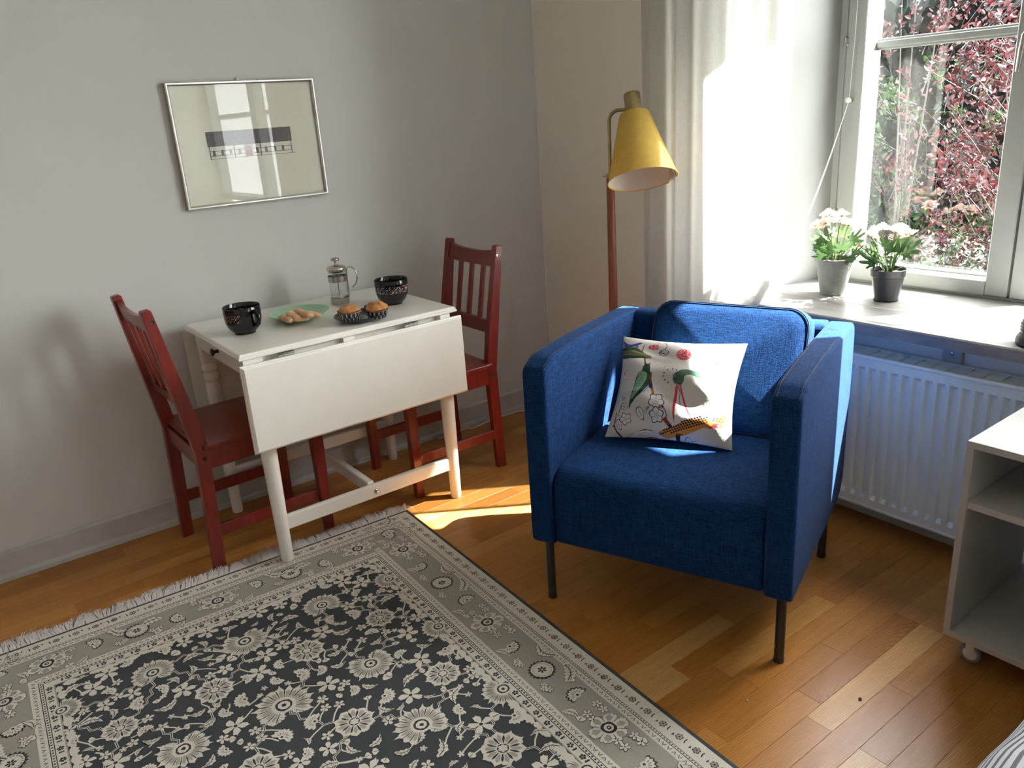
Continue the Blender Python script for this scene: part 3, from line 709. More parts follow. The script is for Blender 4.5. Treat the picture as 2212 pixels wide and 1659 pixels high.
b = NB(); lathe(b, [(.0505, -.003), (.1182, -L+.001)], 72); bmesh.ops.transform(b, matrix=TT, verts=b.verts); obj('shade_lining', b, MT['lining'], sh, 60)
b = NB(); tube(b, [Vector((.1208*math.cos(t/36*PI), .1208*math.sin(t/36*PI), -L-.001)) for t in range(73)], .0018, 6, False); bmesh.ops.transform(b, matrix=TT, verts=b.verts); obj('shade_rim', b, MT['shade'], sh, 60)
b = NB(); lathe(b, [(0, -.02), (.0285, -.02), (.0290, 0), (.0290, .072), (.0275, .074), (.0262, .072), (.0262, .045), (0, .045)], 40); bmesh.ops.transform(b, matrix=TT, verts=b.verts); obj('lamp_socket_cup', b, MT['brass'], lp, 40)
b = NB(); lathe(b, [(0, -.115), (.016, -.11), (.026, -.092), (.029, -.075), (.024, -.052), (.013, -.035), (.013, -.02), (0, -.02)], 24); bmesh.ops.transform(b, matrix=TT, verts=b.verts); obj('bulb', b, MT['white_lac'], lp, 60)
j = TT @ Vector((0, 0, .020)); k0 = Vector((0, 0, 1.13))
hd = Vector((j.x, j.y, 0)).normalized()
b = NB(); pts = [k0, Vector((0, 0, 1.30))] + [Vector((0, 0, 1.32)) + hd*(.035*(1-math.cos(R(a)))) + Vector((0, 0, .035*math.sin(R(a)))) for a in (0, 20, 40, 60, 80, 90)]
e = pts[-1]; pts += [e.lerp(Vector((j.x, j.y, j.z)), .5), Vector((j.x, j.y, j.z))]
tube(b, pts, .0062, 12); obj('brass_arm', b, MT['brass'], lp, 60)
b = NB(); tube(b, [(0, 0, 1.125), (0, 0, 1.140)], .0162, 20); tube(b, [(-.014, .010, 1.132), (-.022, .016, 1.132)], .003, 8); obj('collar', b, MT['brass'], lp, 50)
# ------------------------------------------------------------ sheer curtain
def curtain():
    n, m = 220, 40; v = []; f = []
    z1, z0 = 2.48, .015
    # folds: list of (start, amplitude) gathered irregularly
    rc = random.Random(5); ph = []
    for i in range(n+1):
        s = i/n
        ph.append(s)
    for j in range(m+1):
        t = j/m; z = z1+(z0-z1)*t
        for i in range(n+1):
            s = i/n
            base_y = -.725 + (-1.285+.725)*(s**0.95)
            wf = .80+.3*t
            x = -.095 -.075*math.sin(PI*min(1, s*1.15)) + .034*wf*math.sin(2*PI*(3.3*s+.30*math.sin(5*s)+.1)) + .006*math.sin(2*PI*(7.7*s)+1.2*t) + .002*math.sin(2*PI*15*s)
            y = base_y + .020*math.cos(2*PI*(3.3*s+.2))*wf - .006*t*math.sin(7*s)
            x = min(x, -.028) if z < .72 else min(x, -.012)
            if z < .72 and y < -1.10: x = min(x, -.140)
            v.append((x, y, z))
    W_ = n+1
    for j in range(m):
        for i in range(n): f.append((j*W_+i, j*W_+i+1, (j+1)*W_+i+1, (j+1)*W_+i))
    o = pyobj('curtain', v, f, MT['sheer'], None, 180)
    tag(o, 'sheer off-white linen curtain hanging in folds left of the window', 'curtain')
    b = NB(); k = n  # folded side hem
    rows = [v[j*W_+n] for j in range(m+1)]
    he = []
    for q in rows: he.append((Vector(q)+Vector((-.003, .0, 0)), Vector(q)+Vector((-.006, .028, 0))))
    vs = [(b.verts.new(a), b.verts.new(c)) for a, c in he]
    for p, q in zip(vs, vs[1:]): b.faces.new((p[0], p[1], q[1], q[0]))
    obj('side_hem', b, MT['sheer'], o, 180)
curtain()
rod = thing('curtain_rod', 'curtain rod carrying the sheer linen curtain above the window', 'curtain rod', (-.13, -1.87, 2.495))
b = NB(); tube(b, [(0, -1.2, 0), (0, 1.2, 0)], .010, 12); obj('rod', b, MT['steel'], rod, 60)
for yy in (-1.1, 1.1):
    b = NB(); box(b, 0, .1295, yy-.006, yy+.006, -.006, .006); obj('bracket', b, MT['steel'], rod)

# ------------------------------------------------------------ blind cord
cd = thing('blind_cord', 'thin white looped blind cord held by a round peg on the window frame', 'cord', (.361, -1.295, 1.336))
b = NB(); lathe(b, [(0, 0), (.008, 0), (.008, .004), (.0055, .006), (.0055, .010), (.009, .012), (.009, .016), (.003, .018), (0, .018)], 18, Matrix.Rotation(-PI/2, 4, 'Y')); obj('peg', b, MT['cord'], cd, 50)
b = NB()
for dy, e in ((0.0, (-.215, .078, -.53)), (.0, (-.205, .078, -.52))):
    p0 = Vector((-.008, .0, -.004)); p1 = Vector(e); n = 14
    tube(b, [p0.lerp(p1, t/n)+Vector((0, 0, -.05*math.sin(PI*t/n)*(1 if e[0] < -.21 else .7))) for t in range(n+1)], .0010, 5)
tube(b, [(-.008, -.001, 0), (-.007, -.006, .2), (-.006, -.012, .76)], .0010, 5); obj('string', b, MT['cord'], cd)

# ------------------------------------------------------------ framed drawing
pc = thing('framed_drawing', 'silver-framed drawing of a long grey-roofed house, on the grey wall', 'picture', (-1.318, -.0005, 1.331))
PWd, PHt = .2625, .2075
b = NB()
pr = [(0, -.001), (0, -.020), (.003, -.0235), (.007, -.0235), (.009, -.019), (.011, -.018), (.011, -.010), (.011, -.001)]
rings = [[b.verts.new(p) for p in ((-PWd+i, y, -PHt+i), (PWd-i, y, -PHt+i), (PWd-i, y, PHt-i), (-PWd+i, y, PHt-i))] for i, y in pr]
for A, B in zip(rings, rings[1:]):
    for k in range(4): b.faces.new((A[k], A[(k+1) % 4], B[(k+1) % 4], B[k]))
obj('frame', b, MT['chrome'], pc, 30)
b = NB(); box(b, -PWd+.0115, PWd-.0115, -.009, -.004, -PHt+.0115, PHt-.0115); pp = obj('paper', b, MT['paper'], pc)
b = NB(); box(b, -PWd+.0115, PWd-.0115, -.0150, -.0135, -PHt+.0115, PHt-.0115); obj('glazing', b, MT['picture_glass'], pc)
# the drawing, taken from photo pixels (crop scale) to paper coordinates: u, v in 0..1 of the sheet
art = {}
def poly(m, pts): art.setdefault(m, []).append(pts)
def rect(m, x0, x1, z0, z1): poly(m, [(x0, z0), (x1, z0), (x1, z1), (x0, z1)])
def lin(m, a, b_, wd=.0009):
    d = Vector((b_[0]-a[0], b_[1]-a[1])); d.normalize(); n_ = Vector((-d.y, d.x))*wd
    poly(m, [(a[0]-n_.x, a[1]-n_.y), (b_[0]-n_.x, b_[1]-n_.y), (b_[0]+n_.x, b_[1]+n_.y), (a[0]+n_.x, a[1]+n_.y)])
X0, X1 = -.155, .150; RZ0, RZ1 = -.004, .044; WZ = -.046
rect('roof', X0-.0, X1+.0, RZ0, RZ1)
for a, b_ in (((X0, RZ0), (X1, RZ0)), ((X0, RZ1), (X1, RZ1)), ((X0, RZ0), (X0, RZ1)), ((X1, RZ0), (X1, RZ1))): lin('ink', a, b_, .0006)
for xx in (X0+.004, X0+.090, X0+.185, X1-.004): lin('rail', (xx, WZ), (xx, RZ0), .0013)
for (a, c_) in ((X0+.004, X0+.128), (X0+.158, X1-.004)):
    lin('rail', (a, WZ+.010), (c_, WZ+.010), .0008); lin('rail', (a, WZ+.026), (c_, WZ+.026), .0007)
lin('line', (X0, WZ), (X1+.01, WZ), .0012)
for xx in (X0+.018, X0+.047, X0+.076, X0+.108, X0+.172, X0+.205, X0+.238, X0+.268, ):
    poly('win', [(xx-.0045, WZ+.011), (xx+.0045, WZ+.011), (xx+.0045, WZ+.023)] + [(xx+.0045*math.cos(R(a)), WZ+.023+.006*math.sin(R(a))) for a in range(20, 180, 20)] + [(xx-.0045, WZ+.023)])
    for k in (-1, 0, 1): lin('ink', (xx+k*.0028, WZ+.012), (xx+k*.0028, WZ+.024), .00018)
dx = X0+.140
rect('stone', dx-.014, dx+.014, WZ, RZ0-.001); rect('brick', dx-.0095, dx+.0095, WZ+.001, WZ+.024)
poly('win', [(dx+.0095*math.cos(R(a)), WZ+.026+.0095*math.sin(R(a))) for a in range(0, 181, 15)])
lin('ink', (dx-.0098, WZ), (dx-.0098, WZ+.025), .0005); lin('ink', (dx+.0098, WZ), (dx+.0098, WZ+.025), .0005)
for a in (30, 60, 90, 120, 150): lin('ink', (dx, WZ+.026), (dx+.0092*math.cos(R(a)), WZ+.026+.0092*math.sin(R(a))), .0002)
for a in range(0, 180, 15): lin('ink', (dx+.0098*math.cos(R(a)), WZ+.026+.0098*math.sin(R(a))), (dx+.0098*math.cos(R(a+15)), WZ+.026+.0098*math.sin(R(a+15))), .0006)
ra = random.Random(3)
for k in range(90):
    x = ra.uniform(X0+.003, X1-.004); z = ra.uniform(RZ0+.004, RZ1-.006); lin('ink', (x, z), (x+ra.uniform(-.0006, .0006), z+ra.uniform(.002, .006)), .00016)
for k in range(34):
    x = ra.uniform(dx-.009, dx+.008); z = WZ+.002+.0022*int(ra.uniform(0, 10)); lin('stone', (x, z), (x+.0022, z), .00022)
order = ['roof', 'stone', 'win', 'brick', 'line', 'rail', 'ink']
vv, ff, mi = [], [], []
for li, mnm in enumerate(order):
    for pts in art[mnm]:
        k = len(vv); vv += [(x, -.0092-.00012*li, z) for x, z in pts]; ff.append(tuple(range(k, k+len(pts)))); mi.append(li)
pyobj('drawing', vv, ff, [MT['art_'+n_] for n_ in order], pp, None, mi)
hk = thing('picture_hook', 'small white hook above the framed drawing', 'hook', (-1.330, -.0005, 1.542))
b = NB(); lathe(b, [(0, 0), (.007, 0), (.0075, .004), (.006, .008), (0, .009)], 18, Matrix.Rotation(PI/2, 4, 'X')); obj('head', b, MT['cord'], hk, 60)

# ------------------------------------------------------------ table ware
ZT_ = .7402
def cup(label, x, y, rz):
    c = thing('cup', label, 'cup', (x, y, ZT_), rz, 'black floral cups on the table')
    b = NB()
    lathe(b, [(0, .003), (.030, .003), (.031, 0), (.034, 0), (.034, .005), (.042, .011), (.051, .022), (.0575, .038), (.0600, .056), (.0602, .075), (.0600, .090), (.0590, .0915), (.0575, .090), (.0572, .070), (.0545, .040), (.046, .018), (.030, .010), (0, .008)], 64)
    obj('bowl', b, MT['cup'], c, 60)
    b = NB(); tube(b, [(.056, 0, .076), (.070, 0, .0765), (.0805, 0, .068), (.083, 0, .054), (.078, 0, .040), (.067, 0, .032), (.054, 0, .030)], [.0062, .006, .006, .006, .006, .006, .0065], 12, True, 1.25); obj('handle', b, MT['black_gl'], c, 60)
    return c
cup('black cup with a floral band and handle towards the room, at table left end', -1.560, -.338, R(-72))
cup('black cup with a floral band at the table right side, behind the buns', -1.022, -.375, R(65))
pl = thing('green_plate', 'mint green round plate holding sponge biscuits on the white table', 'plate', (-1.352, -.300, ZT_))
b = NB(); lathe(b, [(0, .004), (.045, .004), (.047, 0), (.051, 0), (.052, .004), (.080, .010), (.104, .022), (.1055, .0235), (.1045, .0245), (.080, .014), (.050, .0075), (0, .0065)], 72); obj('dish', b, MT['green_plate'], pl, 60)
pb = thing('black_plate', 'glossy black small plate under the two buns', 'plate', (-1.222, -.500, ZT_))
b = NB(); lathe(b, [(0, .003), (.040, .003), (.042, 0), (.046, 0), (.047, .003), (.068, .007), (.0845, .018), (.0855, .0195), (.0845, .0205), (.068, .011), (.045, .0060), (0, .0055)], 64); obj('dish', b, MT['black_gl'], pb, 60)
def biscuit(label, p, az, pitch, L, rr):
    b = NB(); lathe(b, [(0, -.5), (.35, -.485), (.7, -.44), (.95, -.36), (1, -.27), (.97, 0), (1, .27), (.95, .36), (.7, .44), (.35, .485), (0, .5)], 20)
    for v in b.verts:
        v.co.x *= rr*.78; v.co.y *= rr*1.15; v.co.z *= L
    m = Matrix.Translation(p) @ Matrix.Rotation(az, 4, 'Z') @ Matrix.Rotation(PI/2-pitch, 4, 'Y')
    o = obj('sponge_biscuit', b, MT['biscuit'], None, 60); o.matrix_world = m
    tag(o, label, 'biscuit', 'sponge biscuits on the green plate')
bz = ZT_+.021
def PX(px, py, z):  # photo pixel to a point at height z: used once to lay food on the plates
    d = _f + _r*((px-1106)/1718.4) - _u*((py-829.5)/1718.4); c0 = camo.matrix_world.translation
    return c0 + d*((z-c0.z)/d.z)
def bis(label, a, b_, za, zb, rr=.0125):
    A, B = PX(*a, za), PX(*b_, zb); d = B-A; biscuit(label, (A+B)/2, math.atan2(d.y, d.x), math.asin(max(-1, min(1, d.z/d.length))), d.length+.012, rr)
bis('sponge biscuit lying leftmost on the mint plate', (608, 685), (628, 693), bz+.001, bz+.001, .0125)
bis('sponge biscuit leaning up over the leftmost one', (625, 676), (645, 690), bz+.016, bz+.003, .0135)
bis('longest sponge biscuit laid across the top of the pile', (640, 671), (673, 682), bz+.019, bz+.014, .0125)
bis('sponge biscuit at the right end of the pile on the mint plate', (668, 676), (689, 683), bz+.002, bz+.001, .0120)
bis('sponge biscuit mostly hidden in the middle under the long one', (648, 689), (664, 687), bz-.001, bz, .0110)
def bun(label, px, py, rz, tilt):
    P_ = PX(px, py, ZT_+.020); c = thing('bun', label, 'bun', (P_.x, P_.y, ZT_+.0115), rz, 'baked buns on the black plate')
    c.rotation_euler = (tilt[0], tilt[1], rz)
    b = NB(); N = 80; pr = [(.0, .001, 0), (.026, .001, 0), (.030, .002, 1), (.0385, .030, 1), (.0400, .035, 1)]
    ring = []
    for r, z, k in pr:
        if r == 0: ring.append([b.verts.new((0, 0, z))]); continue
        ring.append([b.verts.new(((r+(.0012 if i % 2 else -.0012)*k)*math.cos(2*PI*i/N), (r+(.0012 if i % 2 else -.0012)*k)*math.sin(2*PI*i/N), z+(.0015 if z > .03 and i % 2 else 0)+(.002*math.sin(3*2*PI*i/N) if z > .034 else 0))) for i in range(N)])
    for i in range(N): b.faces.new((ring[0][0], ring[1][(i+1) % N], ring[1][i]))
    for A, B in zip(ring[1:], ring[2:]):
        for i in range(N): b.faces.new((A[i], A[(i+1) % N], B[(i+1) % N], B[i]))
    obj('paper_liner', b, MT['liner'], c)
    b = NB(); bmesh.ops.create_uvsphere(b, u_segments=48, v_segments=28, radius=1.0)
    for v in b.verts:
        x, y, z = v.co
        fold = .0; 
        for k in range(3):  # three overlapping braided lobes
            a = R(20+k*60); d = x*math.cos(a)+y*math.sin(a); fold = max(fold, math.exp(-((d-.3*(k-1))/.22)**2)*max(0, z)*(1-.5*z))
        groove = .0035*(1-abs(math.sin(3.2*(x*math.cos(.5)+y*math.sin(.5))+1.3*math.sin(2.2*y))))*max(0, z)
        s = .0400 if z > 0 else .034
        v.co = (x*s, y*s, .028+z*(.023 if z > 0 else .022)+.0040*fold-groove*1.2)
    obj('crumb', b, MT['bun'], c, 180)
bun('golden braided bun in a dark paper cup, left on the black plate', 757, 687, .4, (0, 0))
bun('golden braided bun in a dark paper cup tipped up, right on the black plate', 815, 678, 2.1, (R(-8), R(-6)))
# french press
fp = thing('coffee_press', 'small glass and steel coffee press standing at the back of the table', 'coffee press', (-1.150, -.203, ZT_))
b = NB(); lathe(b, [(0, 0), (.0335, 0), (.034, .001), (.034, .0245), (.0325, .025)], 48); obj('base_band', b, MT['steel'], fp, 40)
b = NB(); lathe(b, [(.0315, .004), (.0315, .122), (.0325, .126), (.0305, .122), (.0302, .006), (0, .004)], 48); obj('glass_beaker', b, MT['press_glass'], fp, 60)
b = NB(); lathe(b, [(.0335, .084), (.0345, .084), (.0345, .105), (.0335, .105)], 48); obj('upper_band', b, MT['steel'], fp, 40)
b = NB(); lathe(b, [(0, .147), (.006, .146), (.020, .1435), (.031, .139), (.0350, .134), (.0355, .129), (.034, .125), (.030, .124), (0, .124)], 48); ld = obj('lid', b, MT['steel'], fp, 50)
b = NB(); lathe(b, [(0, .171), (.012, .1705), (.0155, .168), (.0160, .164), (.0145, .160), (.005, .159), (.0038, .157), (.0042, .146), (0, .146)], 32); obj('plunger_knob', b, MT['steel'], ld, 50)
b = NB(); tube(b, [(0, 0, .125), (0, 0, .028)], .0019, 8); lathe(b, [(0, .024), (.029, .024), (.0298, .026), (.029, .029), (0, .030)], 40); lathe(b, [(0, .122), (.012, .122), (.026, .118), (.026, .117), (0, .119)], 24); obj('plunger', b, MT['steel'], fp, 40)
b = NB()
hd_ = Vector((.80, -.60, 0))
for off in (-.005, .005):
    sd_ = Vector((.60, .80, 0))*off
    H_ = lambda r, z: hd_*r + sd_ + Vector((0, 0, z))
    tube(b, [H_(.0350, .024), H_(.0352, .10), H_(.0365, .124), H_(.044, .134), H_(.055, .134), H_(.068, .123), H_(.074, .106), H_(.073, .088), H_(.066, .070), H_(.055, .060)], .0021, 8)
tube(b, [H_(.055, .060), hd_*.055 - Vector((.60, .80, 0))*.005 + Vector((0, 0, .060))], .003, 8)
obj('handle', b, MT['steel'], fp, 60)

# ------------------------------------------------------------ potted ranunculus
def leaf_mesh(name, seed, size):
    r_ = random.Random(seed); pts = []; L = size
    lobes = [(0.0, 1.0), (.62, .82), (1.25, .62), (1.9, .46)]
    out = []
    for s in (1, -1):
        side = []
        for a, l in (lobes if s > 0 else lobes[1:]): side.append((s*a, l*L*r_.uniform(.9, 1.1)))
        out.append(side)
    lob = sorted(out[0]+out[1]); P = []
    for k, (a, l) in enumerate(lob):
        for da, fr in ((-.20, .62), (-.13, .84), (-.05, .93), (0, 1.0), (.05, .92), (.13, .86), (.20, .62)):
            P.append((math.sin(a+da)*l*fr, math.cos(a+da)*l*fr))
        if k < len(lob)-1: am = (a+lob[k+1][0])/2; P.append((math.sin(am)*L*.36, math.cos(am)*L*.36))
    P = [(0.0, -.02*L)] + P
    v = [(0, .05*L, 0.0)]; f = []
    n = len(P)
    for x, y in P:
        rr = math.hypot(x, y); v.append((x, y, -.22*rr*rr/L + .10*abs(x)))
    mid = [(x*.55, y*.55+.02*L, -.07*math.hypot(x, y)**2/L+.06*abs(x)) for x, y in P]
    v += mid
    for k in range(1, n+1):
        q = k % n + 1; f.append((k, q, n+q, n+k)); f.append((n+k, n+q, 0))
    me = bpy.data.meshes.new(name); me.from_pydata(v, [], f); me.materials.append(MT['leaf']); me.polygons.foreach_set('use_smooth', [True]*len(f)); return me
LEAVES = [leaf_mesh('leaf', s, .056) for s in range(4)]
def petal_flower(name, rad, m, seed, layers=5, closed=0.0):
    r_ = random.Random(seed); v, f = [], []
    for l in range(layers):
        t = l/(layers-1); n = 5+l; R0 = rad*(.25+.75*t); tilt = R(78-(58-closed)*t)
        for k in range(n):
            a0 = 2*PI*(k+.5*(l % 2))/n + r_.uniform(-.15, .15); wd = 2*PI/n*.72; K = len(v)
            for j in range(5):
                s = j/4
                for i in range(5):
                    u = (i-2)/2; ww = wd*(math.sin(PI*(.18+.72*s))**.7)
                    e = tilt*(1-.0*s) ; curl = s**1.5
                    rr = R0*(.15+.85*s*math.cos(tilt*(1-.45*curl))) ; zz = rad*.95*s*math.sin(tilt*(.35+.65*(1-curl*.5)))*(.75+.25*(1-t)) + .10*rad*(abs(u)**2)*s
                    rr *= (1-.06*u*u); a = a0+u*ww*.8
                    v.append((rr*math.cos(a), rr*math.sin(a), zz+r_.uniform(-.02, .02)*rad*s))
            for j in range(4):
                for i in range(4): q = K+j*5+i; f.append((q, q+1, q+6, q+5))
    me = bpy.data.meshes.new(name); me.from_pydata(v, [], f); me.materials.append(m); me.polygons.foreach_set('use_smooth', [True]*len(f)); return me
FL = [petal_flower('petals', .031, MT['petal'], s) for s in range(3)]; BUD = petal_flower('petals', .012, MT['bud'], 9, 4, 50)
def calyx(bm, p, d):
    for k in range(5):
        a = 2*PI*k/5; q = Vector((math.cos(a), math.sin(a), 0))
        vs = [bm.verts.new(p), bm.verts.new(p+q*.010+Vector((-q.y, q.x, 0))*.005+Vector((0, 0, .003))), bm.verts.new(p+q*.022+Vector((0, 0, .010))), bm.verts.new(p+q*.010-Vector((-q.y, q.x, 0))*.005+Vector((0, 0, .003)))]
        bm.faces.new(vs)
def plant(label, loc, potprof, potmat, soilz, soilr, flowers, seed, nl):
    p = thing('potted_ranunculus', label, 'potted plant', loc, 0, 'ranunculus pots on the window sill')
    b = NB(); lathe(b, potprof, 56); obj('pot', b, potmat, p, 35)
    b = NB(); lathe(b, [(0, soilz-.006), (soilr, soilz-.006), (soilr, soilz), (0, soilz+.003)], 32); obj('soil', b, MT['soil'], p, 60)
    r_ = random.Random(seed)
    for (fx, fy, fz, bud, tlt) in flowers:
        st = NB(); q0 = Vector((fx*.25+r_.uniform(-.008, .008), fy*.25+r_.uniform(-.008, .008), soilz)); q1 = Vector((fx, fy, fz)); mdp = q0.lerp(q1, .5)+Vector((-fx*.12, -fy*.12, .004))
        tube(st, [q0, q0.lerp(mdp, .5)+Vector((0, 0, .004)), mdp, mdp.lerp(q1, .5)+Vector((0, 0, .003)), q1], .0014, 6)
        so = obj('flower_stem', st, MT['stem'], p, 60)
        h = bpy.data.objects.new('flower', BUD if bud else FL[r_.randrange(3)]); link(h, so); h.location = q1; h.rotation_euler = (tlt[0], tlt[1], r_.uniform(0, 6))
        if not bud:
            cb = NB(); calyx(cb, Vector((0, 0, 0)), None); c_ = obj('calyx', cb, MT['leaf'], so); c_.location = q1-Vector((0, 0, .001))
    for k in range(nl):
        a = 2*PI*k/nl*2.39*1.0 + r_.uniform(-.3, .3); lv = k/nl; rr = r_.uniform(.012, soilr*.75); zz = soilz+.008+.075*r_.random()**1.0*(1-.3*lv)
        base = Vector((rr*math.cos(a), rr*math.sin(a), zz)); o = bpy.data.objects.new('leaf', LEAVES[r_.randrange(4)]); link(o, p)
        ln = r_.uniform(.012, .045); tipd = Vector((math.cos(a), math.sin(a), r_.uniform(.15, 1.2))).normalized(); pos = base+tipd*ln
        o.location = pos; sc_ = r_.uniform(.75, 1.15); o.scale = (sc_,)*3
        yv = tipd; xv = Vector((-math.sin(a), math.cos(a), 0)); zv = xv.cross(yv).normalized()
        rm = Matrix((xv, yv, zv)).transposed(); o.rotation_euler = (rm @ Matrix.Rotation(r_.uniform(-.9, .9), 3, 'Y')).to_euler()
        st = NB(); tube(st, [Vector((rr*.3*math.cos(a), rr*.3*math.sin(a), soilz)), base.lerp(pos, .3), pos], .0010, 5); obj('leaf_stem', st, MT['leaf'], p)
concrete = [(0, 0), (.040, 0), (.042, .003), (.0560, .092), (.0570, .094), (.0595, .0945), (.0600, .096), (.0625, .123), (.0625, .126), (.0605, .127), (.0570, .124), (.0540, .100), (0, .100)]
plastic = [(0, 0), (.037, 0), (.039, .002), (.0395, .006), (.0385, .010), (.0490, .074), (.0500, .080), (.0530, .082), (.0545, .101), (.0550, .104), (.0530, .105), (.0510, .100), (.0480, .080), (0, .078)]
z = ZS+.0006
def rel(p, px, py, depthx):  # photo pixel on the plane x = p.x + depthx, relative to the pot
    d = _f + _r*((px-1106)/1718.4) - _u*((py-829.5)/1718.4); c0 = camo.matrix_world.translation
    q = c0 + d*((p[0]+depthx-c0.x)/d.x); return (q.x-p[0], q.y-p[1], q.z-p[2])
G = (.150, -1.405, z); K_ = (.170, -1.588, z)
gf = [(*rel(G, 1768, 489, -.035), False, (.5, -.3)), (*rel(G, 1783, 484, -.06), False, (.3, -.5)), (*rel(G, 1790, 466, .0), False, (.0, .2)), (*rel(G, 1818, 468, -.02), False, (.1, .2)), (*rel(G, 1832, 488, .03), False, (-.5, .2)), (*rel(G, 1812, 478, .05), False, (-.2, .1))]
kf = [(*rel(K_, 1882, 512, -.045), False, (.45, -.25)), (*rel(K_, 1906, 497, .02), False, (.0, .0)), (*rel(K_, 1934, 505, -.055), False, (.1, -.5)), (*rel(K_, 1966, 510, -.01), False, (-.45, .1)), (*rel(K_, 1945, 497, .045), False, (-.3, .3)), (*rel(K_, 1859, 533, -.065), True, (.7, -.6)), (*rel(K_, 1890, 503, .04), False, (.3, .3))]
plant('pale pink ranunculus in a grey concrete pot on the sill, next to the curtain', G, concrete, MT['concrete'], .112, .054, gf, 4, 24)
plant('pale pink ranunculus in a black plastic pot on the sill, with a pink bud', K_, plastic, MT['pot_black'], .092, .049, kf, 8, 26)

# ------------------------------------------------------------ stacked blocks at the sill's right end
zz = ZS+.0004
for nm_, lab, cc, hgt, rr, ox in (('candle_block', 'grey-green rounded block, lowest of the small stack at sill right end', (.055, .065, .055, 1), .030, .052, 0), ('candle_block', 'dark brown ribbed block in the middle of the small stack on sill', (.05, .025, .018, 1), .034, .045, .002), ('candle_block', 'dusty pink faceted block, topmost of the small stack on the sill', (.36, .25, .25, 1), .022, .040, .001)):
    b = NB()
    if 'brown' in lab:
        lathe(b, [(0, 0), (rr-.003, 0)] + [(rr-(.003 if i % 2 else 0), hgt*i/8) for i in range(1, 8)] + [(rr-.003, hgt), (0, hgt)], 24)
    elif 'pink' in lab: lathe(b, [(0, 0), (rr, 0), (rr, hgt*.55), (rr-.012, hgt), (0, hgt)], 8)
    else: lathe(b, [(0, 0), (rr-.006, 0), (rr-.001, .004), (rr, .012), (rr-.002, hgt-.008), (rr-.008, hgt), (0, hgt)], 32)
    o = obj(nm_, b, plain('block_%s' % lab[:4], cc, .6, bumps=.3), None, 40, (-.060+ox, -2.132, zz)); tag(o, lab, 'block', 'blocks stacked on the sill'); zz += hgt+.0003

# ------------------------------------------------------------ cable, specks, bed
o_ = NB(); pts = [(-.70, -.040, .0035), (-.60, -.030, .0035), (-.543, -.030, .0035), (-.515, -.050, .0035), (-.46, -.040, .0035), (-.40, -.032, .0035), (-.32, -.028, .0035), (-.24, -.030, .0035), (-.203, -.050, .0035), (-.16, -.09, .0035), (-.15, -.20, .0035), (-.2, -.42, .0035), (-.27, -.66, .0035)]
tube(o_, pts, .0033, 8); tag(obj('cable', o_, MT['cord'], None, 60), 'white cable lying along the floor at the foot of the grey wall', 'cable')
rs_ = random.Random(2)
for x, y, s_, lab in ((-.84, -2.147, .0045, 'tiny dark grit fleck on the floor near the cart'), (-1.041, -1.975, .0035, 'tiny pale pebble on the floor in front of the armchair leg')):
    b = NB(); bmesh.ops.create_icosphere(b, subdivisions=1, radius=s_)
    for v in b.verts: v.co *= rs_.uniform(.75, 1.1); v.co.z *= .6
    tag(obj('floor_speck', b, MT['art_ink'] if x > -1 else MT['art_stone'], None, None, (x, y, s_*.6)), lab, 'speck')
bd = thing('bed', 'bed corner under a grey and white striped cotton cover', 'bed', (-.85, -3.204, 0))
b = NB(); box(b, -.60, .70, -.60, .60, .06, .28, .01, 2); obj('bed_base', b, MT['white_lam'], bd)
for sx in (-.55, .65):
    for sy in (-.55, .55): b = NB(); tube(b, [(sx, sy, 0), (sx, sy, .07)], .02, 12); obj('leg', b, MT['dark_leg'], bd)
b = NB(); bmesh.ops.create_grid(b, x_segments=90, y_segments=80, size=1)
for v in b.verts:
    u, w_ = v.co.x, v.co.y; ax_, ay_ = abs(u), abs(w_)
    def wrap(t, half):  # flat top then a rounded drop
        s_ = 1 if t >= 0 else -1; t = abs(t)*(half+.36); rr = .060; fl = half-rr
        if t <= fl: return s_*t, 0
        a = (t-fl)/rr
        if a <= PI/2: return s_*(fl+rr*math.sin(a)), -rr*(1-math.cos(a))
        return s_*(fl+rr), -rr-(t-fl-rr*PI/2)
    x, dz1 = wrap(u, .665); y, dz2 = wrap(w_, .635)
    wv = .004*math.sin(x*31+y*17)+.003*math.sin(y*43-x*12)
    v.co = Vector((x + .05, y, max(.03, .455+dz1+dz2+wv)))
cv = obj('bed_cover', b, MT['stripe'], bd, 180)
# ------------------------------------------------------------ rug
rug = thing('rug', 'dark grey oriental rug with pale floral field, beige borders and white fringe', 'rug', (RUG[0][0], RUG[0][1], 0))
ev, eu = Vector((RUG[1][0], RUG[1][1], 0)), Vector((RUG[2][0], RUG[2][1], 0))
RWD, RLN = 1.45, 1.94
def UV(u, v, h=0.0):
    p = eu*u+ev*v; return (p.x, p.y, h)
b = NB(); lo = [b.verts.new(UV(u, v, .0006)) for u, v in ((0, 0), (RWD, 0), (RWD, RLN), (0, RLN))]; hi = [b.verts.new(UV(u, v, .0080)) for u, v in ((0.001, 0.001), (RWD-.001, .001), (RWD-.001, RLN-.001), (.001, RLN-.001))]
b.faces.new(lo); b.faces.new(hi[::-1])
for k in range(4): b.faces.new((lo[k], lo[(k+1) % 4], hi[(k+1) % 4], hi[k]))
obj('rug_body', b, MT['rug_edge'], rug)
RM = ['field', 'cream', 'beige', 'grey', 'dark', 'mid']; RI = {k: i for i, k in enumerate(RM)}
rv, rf, rmi = [], [], []; OUTL = [0]
